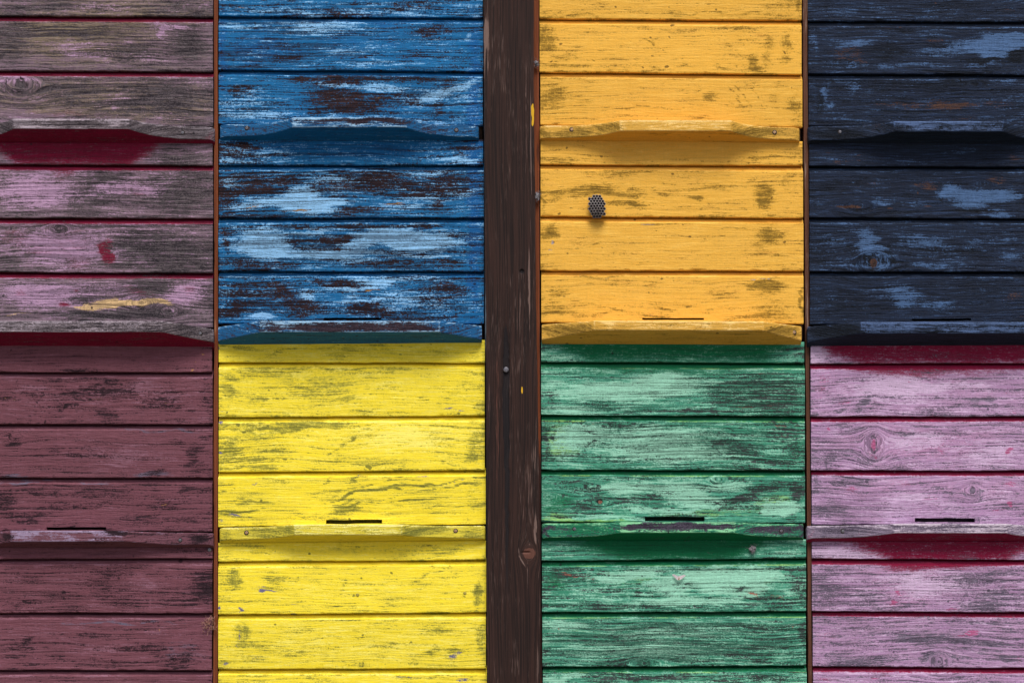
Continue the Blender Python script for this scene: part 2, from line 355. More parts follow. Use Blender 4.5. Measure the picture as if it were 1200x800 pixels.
CHART['orange'] = parse('''
Z 560 0 3
w 1060 30 70 30 .25; w 850 45 160 9 .32; w 1125 20 8 20 .5; w 600 45 350 5 .22; w 350 52 120 10 .2; k 372 30 3 2 .6
w 240 130 38 55 .42; v 250 130 40 60 .7; w 330 205 60 12 .30; w 440 192 40 5 .42; w 605 155 34 5 .50 -22; w 970 225 34 22 .5 -60; w 1025 180 22 60 .3; w 1085 170 20 60 .32; v 1060 170 60 80 .7; w 700 240 300 6 .3; w 300 240 80 10 .3; k 490 232 4 3 .7; w 850 90 200 5 .1; w 900 100 14 12 .2
w 270 335 55 35 .55; v 270 330 60 40 .8; w 260 390 60 35 .3; w 820 335 45 12 .40; w 810 350 50 5 .3; w 600 385 160 4 .45; w 760 375 130 4 .25; w 370 420 60 5 .5; w 380 362 30 6 .3; w 900 340 3 60 .45 28; w 930 340 3 60 .4 28; w 985 340 3 50 .45 28; w 1010 350 3 50 .3 28; w 1120 370 26 60 .5; v 1120 370 30 70 .8; w 1055 330 20 40 .25; w 880 270 150 6 .25; w 300 275 90 8 .3
w 1000 550 120 9 .5; w 400 560 200 14 .22; w 800 570 300 8 .2; k 1058 550 4 3 .6; k 555 530 2 14 .3; w 260 520 40 10 .3
w 500 600 200 10 .22; w 800 604 160 8 .22
Z 560 190 3
w 350 105 130 22 .42; w 520 110 120 14 .35; w 520 145 90 14 .50; w 560 40 80 10 .35; w 290 140 80 18 .2; w 770 130 45 12 .62; w 800 95 200 10 .22; w 1010 120 40 40 .60; w 1000 150 45 16 .3; w 880 75 120 5 .3; w 1080 75 30 25 .2; v 1080 80 40 40 .6; w 600 185 90 4 .2; w 1040 183 60 4 .4; w 225 130 7 60 .4; w 420 80 100 16 .25
w 250 250 34 28 .55; v 250 250 30 30 .5; t 262 283 8 10 .7; t 255 308 10 8 .5; w 240 330 40 40 .25; t 590 217 34 2 .9; w 590 217 100 3 .4; w 900 235 60 3 .35; w 410 285 60 3 .35 25; w 350 305 50 3 .25 25; w 1000 260 45 60 .30; w 1040 250 40 35 .4; w 1060 333 45 5 .42; v 1050 260 50 50 .5; w 590 345 40 3 .45 15; w 480 345 80 3 .2; k 530 268 3 4 .5; w 700 215 40 3 .2; w 1020 360 60 12 .2
t 450 404 220 1.6 .6; w 400 404 200 4 .3; t 990 410 60 2 1.0; w 990 412 80 6 .35; w 300 455 55 20 .45; w 260 500 40 40 .3; w 300 525 60 14 .35; w 1010 440 80 24 .6; w 1030 520 90 40 .36; v 1040 520 50 40 .6; w 440 510 130 5 .4 -10; w 700 505 60 4 .35; w 680 515 50 10 .35 -15; t 612 537 10 3 .8; w 840 510 100 20 .22; w 850 470 60 16 .15; w 1136 490 8 60 .6; w 540 432 100 3 .25; w 900 545 160 6 .25
''')
CHART['navy'] = parse('''
Z 920 0 4
l 300 40 200 16 .25; t 1050 50 60 16 .25; l 500 80 260 10 .25; w 800 30 200 30 .4; t 1060 85 60 6 .3; t 705 16 4 3 1.2
l 140 180 20 100 .35; t 300 250 120 40 .40; t 370 285 120 8 .3; l 310 205 100 26 .5; t 700 195 90 10 .48; w 480 240 120 30 .6; t 480 135 200 5 .3; l 1000 200 120 55 1.5; l 980 260 90 18 1.1; l 840 215 120 26 .7; l 740 250 130 26 .55; w 930 278 90 13 1.4; w 1080 262 46 22 1.3; l 920 305 80 14 .8; l 430 310 300 14 .5; l 1090 180 50 40 .8; t 960 132 90 5 .3; l 640 160 100 20 .3; w 850 335 300 8 .6
l 180 440 14 60 .8 -20; l 205 490 20 14 .7; l 330 420 40 12 .5 25; t 600 495 260 22 .42; t 820 490 120 30 .40; t 840 555 100 8 .4; t 1000 490 100 20 .35; w 160 470 14 80 .6; w 650 400 300 30 .5; l 360 560 100 10 .5; o 890 395 12 8 .2; t 540 372 16 3 .6; l 330 385 40 30 .3; t 1090 555 30 6 .4
t 180 720 60 8 .35; t 340 735 50 6 .45; t 290 760 120 6 .45; l 200 750 100 8 .5; l 600 760 300 10 .3; t 1080 735 40 18 .45; l 800 715 200 14 .25
Z 920 190 3.636
w 260 90 160 24 .4; t 380 95 160 14 .30; t 590 100 60 22 .50; l 300 88 14 8 1.0; l 410 165 60 10 .6; t 210 188 40 6 .5; t 262 190 40 7 1.0; t 290 192 22 9 .9; o 318 188 17 16 .2; w 460 190 60 30 .3; l 780 150 110 36 1.1; l 700 120 60 20 .9; l 940 150 90 30 1.0; l 900 222 70 14 .9; w 780 205 90 10 1.0; t 600 182 26 5 .7; t 456 190 14 4 .7; t 900 72 70 18 .45; o 845 95 12 10 .3; l 150 190 20 16 .5; t 565 132 5 4 1; l 560 170 60 16 .3; l 820 185 100 18 .6
l 350 330 44 60 .8 -25; l 400 410 60 50 .8; o 378 430 22 30 .7; w 300 390 50 50 .4; w 445 400 16 50 .6; l 580 330 100 26 .55; l 480 440 400 10 .6; l 220 340 60 30 .4; w 160 400 60 50 .5; l 700 360 260 20 .3; l 950 400 60 12 .6; w 680 380 160 20 .4; l 860 330 140 16 .25; k 380 430 12 26 .4; t 375 430 20 14 .4
l 500 560 80 40 .85; l 520 610 40 20 .8; l 640 600 130 14 .7; l 680 625 60 20 .5; t 980 570 70 26 .38; w 300 600 160 50 .35; w 860 530 130 30 .4; l 380 540 130 8 .4; t 1005 660 20 8 .5; l 480 515 60 10 .4; t 650 675 160 2 .4; l 170 600 60 60 .2
''')
CHART['maroon'] = parse('''
Z 0 390 3.81
t 850 165 16 7 .9; t 870 130 10 16 .5; t 905 95 7 5 .9; k 800 100 60 6 .3 20; w 480 80 380 50 .10; k 130 150 12 20 .25; t 393 52 3 2 1.4; t 665 62 4 3 1.4; t 66 52 3 2 1.2; t 200 60 3 2 1.2; t 447 96 2 2 1; t 570 72 3 2 1.2
w 220 290 130 50 .40; w 480 262 190 28 .72; w 300 325 110 9 .65 22; w 110 380 60 6 .6 15; t 440 285 60 6 .45; t 620 272 60 5 .45; t 740 310 40 10 .35; w 750 310 120 35 .6; w 480 370 60 22 .75; w 850 343 30 6 .6; w 400 210 200 14 .55; w 760 270 80 12 .4; t 25 300 50 5 .45; w 30 298 60 10 .5; l 120 250 80 30 .5; l 640 235 90 20 .4; w 560 345 260 8 .35 ; w 920 250 20 60 .35; w 940 380 12 20 .5
w 50 500 46 14 1.0; o 75 462 10 10 0; w 350 540 70 18 .6; w 260 520 110 20 .3; t 380 515 40 6 .3; w 860 545 26 66 .55 -32; w 880 590 60 50 .35; w 700 625 60 16 .7; w 80 636 70 9 .7; w 900 630 60 16 .4; w 910 465 30 12 .5; w 500 530 160 10 .2; t 740 545 20 8 .3; t 410 440 14 3 .4; l 560 560 160 40 .3
w 330 715 320 18 .6; w 20 750 50 40 .7; w 300 770 200 20 .6; w 700 770 110 30 .6; t 740 774 30 6 .8; t 570 715 50 4 .5; t 640 730 60 4 .4; w 850 700 110 10 .5
Z 0 600 4
w 80 20 200 30 .6; w 330 60 110 10 .4; w 720 40 170 25 .6; w 900 30 90 20 .3; t 720 15 60 4 .35
w 100 310 100 30 .3; w 550 300 260 60 .22; w 960 330 60 60 .9 40; w 920 400 90 50 .55; w 300 375 12 8 .9; w 620 400 300 40 .35; w 100 420 150 24 .35; l 700 350 120 30 .3; w 600 280 160 16 .3
w 840 670 130 46 .55; t 830 712 60 5 .15; w 660 640 120 14 .55; w 70 680 80 10 .7; w 130 610 40 40 .5; w 360 600 60 16 .5; w 800 710 90 10 .6; w 350 690 180 14 .3; l 750 560 60 20 .3; w 440 640 80 10 .3; t 745 550 5 8 .8
w 60 735 60 8 .5
''')
CHART['yellow'] = parse('''
Z 240 390 3.529
w 320 80 140 24 .42 10; w 150 55 60 14 .45; w 600 90 160 20 .28; w 1050 75 80 26 .2; w 900 60 140 16 .2; w 750 60 120 10 .2; t 60 62 3 7 .8
w 300 160 220 22 .35; w 500 145 180 10 .35; w 120 185 40 10 .40; w 430 230 120 50 .22; w 240 285 60 20 .28; w 740 220 80 30 .32; t 760 245 30 12 .2; w 750 150 60 14 .2; t 1000 312 40 6 .75; t 1060 322 50 4 .6; w 1140 310 24 26 .5; w 1120 225 50 14 .3 25; w 950 140 100 8 .3; w 90 230 30 60 .25; w 650 330 60 4 .5; w 900 265 30 14 .25; w 600 280 80 20 .15; t 70 325 6 8 .6
w 400 380 280 18 .45; w 260 398 200 8 .5; w 660 400 30 3 .7; w 200 430 160 10 .35; w 100 480 60 60 .42; v 1130 500 40 60 .7; w 1120 480 40 60 .4; w 180 560 140 14 .45; w 200 520 70 14 .4; w 600 440 50 5 .5 28; w 540 485 40 5 .5 35; w 1020 545 60 5 .35; t 1020 545 40 3 .4; w 910 500 16 12 .2; t 65 495 8 6 .8; t 65 370 10 6 .9; w 1130 560 30 10 .3; w 950 420 120 10 .15; l 850 440 200 50 .4
w 110 640 60 3 .8 10; t 200 622 25 4 .8; k 155 660 10 3 .5 -40; w 500 620 60 4 .55 20; w 640 605 50 4 .6 14; w 800 600 40 4 .7 10; w 640 640 220 5 .62 10; w 780 648 210 4 .8 8; w 960 620 220 4 .8 6; w 560 685 120 4 .7 16; w 700 655 160 4 .6 10; w 1000 640 160 4 .7 7; w 560 710 60 5 .5 20; w 700 690 200 3 .6 12; w 880 690 200 4 .5 5; w 940 715 210 3 .5 4; t 900 600 50 4 .6; t 640 603 24 3 .6; t 1000 625 120 3 .7 8; w 150 700 120 5 .6 -3; w 200 735 160 5 .6 2; w 120 760 90 6 .55; t 240 738 60 4 .5; t 120 755 50 4 .5; w 590 740 60 30 .35 20; w 1110 690 40 60 .3; w 100 620 60 10 .3; w 320 605 80 10 .2
Z 240 590 3.529
w 130 30 110 12 .55; t 130 42 50 6 .7; t 160 60 60 4 .5; w 560 30 70 25 .3 25; t 300 20 90 4 .4; t 70 70 12 10 .6; w 420 60 80 10 .25; w 1000 40 140 6 .2
w 250 190 60 20 .35; k 235 190 6 16 .2 20; w 700 185 300 22 .2; w 1000 190 120 20 .35; w 1140 186 24 3 .6
w 140 300 30 50 .4; v 140 300 50 60 .8; w 290 300 50 40 .32 -40; t 225 332 30 5 1.0; t 250 355 55 5 1.1 -6; w 230 342 60 16 .3; w 950 290 90 8 .4 18; w 980 265 70 6 .4; w 1130 370 20 55 .65; v 1130 370 24 60 .8; w 560 360 60 6 .3 50; w 890 350 60 10 .2 30; t 370 412 30 4 .6; t 145 445 16 10 .9; t 360 452 16 5 .9; w 100 350 40 60 .2; k 632 375 11 10 .35; w 400 405 60 6 .3; k 892 435 5 4 .5; t 60 430 6 9 .9; w 540 430 200 4 .2; w 700 265 200 4 .2
w 160 530 34 60 .40; v 160 530 50 60 .9; t 145 560 5 50 .7; w 550 488 200 6 .3; t 350 488 60 3 .6; t 500 500 60 3 .4; w 560 552 130 6 .5; t 570 552 60 3 .5; w 960 520 90 14 .3; t 930 522 30 4 .5; t 1030 625 26 20 .75; w 1020 610 40 40 .4; w 950 600 18 30 .35; t 910 640 80 3 .5; w 210 630 60 16 .4; t 210 632 30 8 .5; t 80 660 16 14 .8; w 100 600 60 12 .25; w 1145 560 24 60 .45; v 1145 560 26 60 .7; o 650 666 50 7 .2; t 330 670 30 5 .7; w 350 590 200 16 .2; w 750 590 160 14 .2; w 400 630 60 30 .15; t 700 640 90 2 .3
t 820 712 200 6 .5; w 760 712 280 10 .3; t 1070 728 24 8 .8; w 500 705 160 6 .3
''')  # holds the shade ring painted round the middle nail
CHART['green'] = parse('''
Z 560 390 3
l 240 70 40 40 .3; w 280 85 80 10 .4; k 280 66 16 4 .3; w 260 50 40 8 .3; l 300 90 60 12 .4; w 1080 80 60 20 .3
w 260 225 26 40 .6; l 560 190 230 30 .8; l 700 165 130 20 .9; l 460 215 200 26 .6; s 600 135 400 14 .5; w 960 210 170 46 .55; w 1060 230 90 60 .45; t 1000 145 60 9 .5; t 940 265 60 14 .45; t 1060 200 60 40 .25; w 960 270 220 22 .65; w 700 275 200 8 .5; w 400 245 160 10 .35; l 330 270 120 14 .5; w 540 190 20 12 .5; l 260 180 40 30 .3; w 840 180 40 14 .4; w 950 150 90 20 .5; w 1100 180 50 50 .4; t 1040 250 50 12 .35
w 240 370 12 26 1.2 -10; w 266 365 9 26 1.1; w 245 420 14 30 .8; w 440 320 200 6 .55; w 500 325 60 6 .5; w 400 388 34 9 1.3 25; w 385 345 34 6 .9 -8; l 360 360 110 50 .9; l 640 380 220 60 .7; l 700 430 200 30 .6; w 870 382 50 9 .9; w 870 348 24 4 1; w 820 355 60 6 .5; t 1080 325 60 6 .6; w 1090 380 60 70 .62; v 1100 390 50 70 .5; w 900 330 180 8 .4; w 900 420 110 30 .35; w 520 445 260 8 .5; w 600 350 250 4 .4; w 1000 460 120 12 .6; t 420 318 30 3 .6; l 300 430 60 30 .6; w 560 410 160 8 .3; t 1080 360 30 10 .4
w 340 518 70 10 .6; w 560 580 190 12 .85 4; w 600 600 140 10 .5; w 360 600 70 16 .6 -10; w 960 570 110 14 .75 16; w 1030 575 80 18 .5; w 880 605 120 16 .6 12; o 400 540 10 9 .2; o 845 515 10 12 0; o 244 577 14 11 .0; o 430 594 10 8 1; l 520 545 150 20 .8; l 720 560 90 40 1.1; l 800 590 60 24 1.0; l 1060 610 70 24 1.3; w 1125 570 22 45 1.1; l 650 510 200 10 .4; w 960 530 180 8 .4; l 640 620 110 10 .9; s 300 590 60 30 .35; s 260 620 60 20 .3; w 400 575 30 16 .3; w 810 593 30 5 .9; w 1080 530 50 10 .4; l 880 540 80 16 .6
Z 560 590 3
w 300 40 80 14 .6; l 470 50 140 8 .7; w 480 18 200 8 .7; w 330 18 90 8 .6; w 940 20 120 14 .55; l 1060 30 60 20 1.2; w 1100 45 20 10 .9; w 700 15 60 6 .5; l 900 10 100 8 .4; w 420 35 60 6 .4
l 300 185 60 8 .6; s 600 160 420 30 .3; l 1100 170 50 20 .5; w 1060 165 90 14 .45; w 1130 150 24 8 .5
w 340 252 90 18 .75 -12; t 370 258 90 14 .35 -12; t 300 240 50 9 .3 -20; l 580 250 70 20 1.0; l 680 290 80 30 1.1; l 880 260 170 34 1.8; l 900 300 110 20 1.7; l 480 265 60 14 .6; w 750 297 40 12 1.1; w 1000 235 150 8 .7; w 660 300 60 4 1.0; w 650 325 70 5 1.1; w 560 318 14 9 1.3; w 480 300 120 14 .4; w 400 305 100 10 .4; w 930 300 26 5 1.2; w 1000 322 90 12 .8; t 970 312 20 10 .8; t 1050 322 40 5 .6; w 1125 290 40 60 .95; v 1125 290 30 50 .6; w 640 362 500 8 .95; w 400 345 120 14 .7; w 700 350 200 5 .5; w 1000 350 100 8 .7; l 780 345 200 10 .9; w 265 290 6 14 .9; w 240 320 20 30 .3; s 270 260 50 40 .4; w 1000 270 12 12 .3; l 600 230 60 10 .4
w 300 430 80 20 .3; l 330 425 90 14 .6; w 620 440 350 4 .35; w 620 470 380 4 .35; w 600 500 380 4 .35; w 1000 430 140 20 .45; w 1140 460 16 40 .8; l 560 520 250 30 .35; o 583 562 18 11 .2; w 1000 530 140 30 .42; w 246 515 8 18 .9; l 700 455 250 20 .35; w 900 545 160 14 .4; k 310 400 3 3 0; t 283 440 4 4 1; t 1108 433 4 4 1; w 740 480 300 50 .12
w 480 612 200 16 .9; w 760 612 230 16 .65; w 1000 612 130 14 .55; l 350 605 60 10 .8; l 280 612 60 12 .4
''')
CHART['pink'] = parse('''
Z 920 390 3.81
l 140 90 50 40 .8; w 170 60 30 16 .5; w 250 130 70 6 .8; w 200 118 20 8 .6
s 620 175 420 30 .55; s 560 200 90 16 .2; l 480 250 200 60 .7; w 350 310 26 50 .8 -20; w 230 300 60 30 .45; t 180 200 60 30 .35; t 260 320 60 10 .4; w 900 300 90 12 .9; w 760 310 60 10 .3; t 563 228 16 3 1.2; w 250 355 20 5 .8; w 950 200 120 12 .45; w 560 295 180 12 .45; l 700 240 220 26 .6; l 640 350 200 14 .4; w 340 230 40 12 .4; t 150 260 40 50 .3; t 1000 250 60 60 .25; w 880 230 60 10 .3; t 1030 360 30 8 .4; w 640 228 50 6 .5
w 200 430 130 16 .4; o 396 500 14 36 .9; t 260 490 60 30 .2; w 180 560 110 36 .75; w 340 570 70 26 .7; l 600 480 150 40 .6; w 540 440 60 30 .4; l 900 540 160 60 .5; t 700 510 12 40 .5; t 990 530 20 14 .8; t 820 490 60 6 .4; w 300 420 100 8 .5; w 500 560 100 20 .35; w 760 430 160 12 .35; t 195 428 10 5 1; w 1010 450 80 20 .4; w 280 460 80 5 .4; t 400 555 10 14 .6
w 300 660 120 24 .75; w 140 660 30 60 .5; t 400 650 60 12 .3; t 300 700 30 16 .5; t 520 670 80 10 .4; w 770 720 140 40 .45; w 200 760 60 40 .6; o 835 705 10 18 .0; t 1000 680 40 14 .5; t 1000 760 16 12 .8; t 650 740 40 14 .3; l 560 740 120 30 .5; l 950 730 80 40 .4; w 560 700 120 20 .25; w 900 655 140 10 .4
Z 920 590 3.81
w 160 40 50 40 .5; w 700 30 160 20 .35; l 450 40 200 30 .4; t 940 22 60 5 .6; t 590 10 30 5 .5; t 300 15 120 5 .3; l 900 60 120 14 .4
l 200 220 90 24 .9; l 330 235 90 12 .9; w 230 225 60 8 .5 25; w 800 232 80 14 .9; w 1010 225 60 30 .6; k 360 195 30 3 .3
s 600 285 250 20 .5; s 300 262 200 10 .4; w 160 390 80 60 .45; t 230 420 30 8 .4; t 210 440 20 12 .3; l 620 360 170 60 .7; t 510 400 14 14 .8; t 490 442 24 6 1.0; t 560 460 60 4 .7; t 740 463 40 6 1; w 820 340 110 30 .7; o 822 346 14 8 0; w 370 420 100 34 .7; w 980 420 110 30 .85; w 860 455 110 18 .7; w 420 465 200 14 .6; t 600 310 100 16 .25; t 340 310 20 10 .3; w 1000 300 80 16 .5; w 180 310 60 30 .3; w 540 300 30 30 .25; t 990 370 60 4 .4
w 550 590 260 26 .6; w 160 530 60 30 .3; t 200 590 60 16 .25; t 200 580 160 3 .4; w 640 690 40 36 .8; o 690 708 12 24 .3; w 300 690 200 26 .5; w 850 640 180 60 .4; l 450 560 200 20 .3; t 820 580 100 3 .7; t 1030 700 26 20 .4; w 800 540 200 16 .4; w 980 700 60 20 .4; t 160 640 20 60 .2
t 180 780 60 16 .5; t 420 780 80 12 .4; w 640 775 300 16 .45
''')
CHART['yellow'] += parse('Z 0 0 1; h 290 595 60 26 1.1; h 480 590 100 26 .6; h 280 510 60 30 .8; h 420 760 150 24 .5')
CHART['green'] += parse('Z 0 0 1; h 790 752 170 34 1.5; h 790 520 160 26 1.0; h 900 460 60 30 1.4; h 760 470 120 20 .5; h 780 710 140 10 .8')
CHART['pink'] += parse('Z 0 0 1; h 990 520 50 30 .8; h 990 590 60 30 .7; h 980 690 50 30 .8; h 1150 680 50 30 .6')
CHART['mauve'] += parse('Z 0 0 1; h 120 50 150 30 .7; h 100 110 150 30 .8; h 130 290 130 30 .8; h 150 230 100 30 .6; h 120 350 120 30 .5')
CHART['maroon'] += parse('Z 0 0 1; h 100 690 120 30 .9; h 100 590 120 30 .8; h 100 755 120 30 .4')
CHART['mauve'] += parse('''Z 0 0 1; r 125 10 200 22 .7; r 125 50 200 30 .60; r 125 115 200 36 .75; r 60 50 80 26 .3; r 200 125 60 24 .3; s 125 125 160 22 .12; w 125 60 200 60 .02; l 125 70 200 70 -.10
r 40 235 50 20 .25; l 110 220 180 24 .35; l 90 285 180 28 .35; l 110 345 180 24 .38; s 125 300 200 110 .16; s 124 298 9 12 1.0; t 150 355 46 3.5 .7; t 190 356 20 3 .6; t 100 361 30 2.5 .5; s 60 280 60 20 .1; t 30 350 60 3 .2; w 170 110 90 34 .1''')
CHART['blue'] += parse('''Z 0 0 1; r 556 205 9 180 .9; w 410 52 170 36 -.16; l 410 52 170 36 -.14; l 410 110 170 30 -.12; w 300 110 60 30 -.12; r 410 40 170 40 .25; r 262 60 5 60 .5; r 400 175 200 12 .4; r 300 60 40 20 .3; l 410 220 160 20 .15; l 410 287 160 30 .25; l 430 350 140 24 .15''')
CHART['yellow'] += parse('''Z 0 0 1; r 300 500 60 24 .5; r 410 450 90 22 .25; r 330 440 80 12 .4; r 420 410 140 8 .5; r 560 520 20 60 .3; r 400 645 120 9 .3; r 300 760 60 22 .2; w 400 405 130 8 .25; l 470 505 110 20 .25; l 430 690 120 16 .2; l 420 750 120 20 .2''')
CHART['green'] += parse('''Z 0 0 1; r 660 515 26 24 .9; r 830 600 70 8 .6; r 910 590 26 14 .9; r 860 680 70 14 .7; r 650 605 26 8 .8; r 730 680 50 10 .5; r 690 740 50 6 .4; r 920 540 16 30 .2; s 650 580 30 26 .25; s 650 690 20 20 .3; r 700 611 60 3 .8; s 930 460 20 26 .3; s 932 520 14 30 .4''')
CHART['pink'] += parse('''Z 0 0 1; r 1090 520 100 24 .4; r 1060 460 120 18 .25; r 1080 575 110 20 .3; r 1060 690 60 26 .4; s 1080 520 120 30 .08; s 1050 585 80 20 .12; s 1060 690 60 26 .12; w 1160 690 50 26 .2; w 970 690 30 20 .15; w 1090 755 130 22 .12''')
CHART['maroon'] += parse('''Z 0 0 1; r 215 765 30 16 .7; r 180 555 26 5 .9; r 20 556 20 4 .9; r 190 505 60 2 .9; r 60 565 100 2 .9; r 130 729 120 1.6 .9; l 150 460 90 14 .3; l 140 530 60 14 .3; l 60 755 120 18 .2''')
# landing boards: wear on the front edge
BCH = {
 ('mauve', 0): 'Z 0 0 4; w 340 580 280 24 .55; l 330 600 260 8 .5; w 760 600 160 30 .5; s 985 640 26 26 .6; l 560 580 60 18 .5; w 30 600 40 30 .4',
 ('mauve', 1): 'Z 0 190 3.636; w 350 700 330 22 .45; l 300 705 300 14 .5; w 800 720 110 40 .55; l 520 690 120 14 .4; w 640 705 60 20 .4; w 890 750 30 20 .3',
 ('blue', 0): 'Z 240 0 3.529; w 600 500 220 16 .6; l 650 518 200 5 .5; l 540 492 120 4 .4; w 700 500 160 10 .5; l 400 515 60 8 .3; s 200 540 140 40 .2',
 ('blue', 1): 'Z 240 190 3.529; w 600 680 360 24 1.0; l 292 680 16 26 1.3; l 400 665 200 7 1.0; l 640 662 200 6 1.0; l 860 697 90 5 1.2; l 480 690 40 6 .9; w 880 670 60 14 .5; l 330 665 60 6 1',
 ('orange', 0): 'Z 560 0 3; w 350 470 120 20 .42; w 460 445 45 14 .3; w 950 465 120 16 .5; w 850 457 14 5 .7; w 1000 480 100 8 .3; t 505 440 8 12 .3; w 235 470 16 30 .3',
 ('orange', 1): 'Z 560 190 3; w 310 595 90 28 .50; w 1070 595 70 22 .52; w 600 578 90 6 .35; w 480 562 60 3 .4; w 690 567 30 3 .5; t 850 563 80 1.5 .4; w 900 575 60 4 .3',
 ('navy', 0): 'Z 920 0 4; l 720 575 280 5 .9; l 780 605 240 14 .35; w 250 625 130 26 .8; t 430 600 60 20 .3; w 730 600 10 10 .8; l 430 580 60 5 .9; l 1000 590 40 20 .4; w 1060 620 60 20 .5',
 ('navy', 1): 'Z 920 190 3.636; w 210 720 110 34 1.2; l 560 700 230 12 .3; l 800 685 300 5 1.0; l 840 712 200 14 .5; w 620 715 60 8 .5',
 ('maroon', 0): 'Z 0 600 4; l 300 86 250 2 .3; w 540 105 50 14 .9; w 30 110 40 24 .8; w 620 100 70 14 .5; w 940 120 50 26 .8; w 380 100 40 6 .6; w 740 100 100 6 .5',
 ('yellow', 0): 'Z 240 590 3.529; w 250 120 120 30 .40; w 80 120 20 30 .35; w 860 110 50 22 .55; w 820 100 20 24 .3; w 960 110 80 20 .35; w 1110 115 40 26 .45; w 640 120 130 5 .3; w 360 110 24 24 .3',
 ('green', 0): 'Z 560 590 3; w 720 82 180 16 1.15; l 580 105 120 4 1.0; l 860 92 30 12 .9; w 550 78 60 8 .7; l 520 90 20 14 .6; w 240 92 14 24 .8; s 380 90 130 20 .4; w 1040 95 100 18 .6; l 800 98 90 3 .9; w 300 92 30 14 .3; w 1140 95 10 20 .6',
 ('pink', 0): 'Z 920 590 3.81; w 750 108 230 20 .6; l 420 105 60 14 .4; w 250 120 130 24 .45; s 115 130 14 26 .6; w 480 105 16 14 .4; t 330 130 60 6 .3; l 1000 105 60 14 .5; w 180 110 40 14 .4',
}

# ------------------------------------------------------------------ the wall layout (photo pixels at 1200 x 800)
def edge(a, b): return lambda y: a + (b - a) * y / 800.0
COLX = [(edge(-62, -66), edge(249.6, 248.6)), (edge(256.6, 255.6), edge(565.8, 570.2)),
        (edge(632.4, 636.0), edge(939.6, 945.4)), (edge(947.0, 952.6), edge(1260, 1268))]
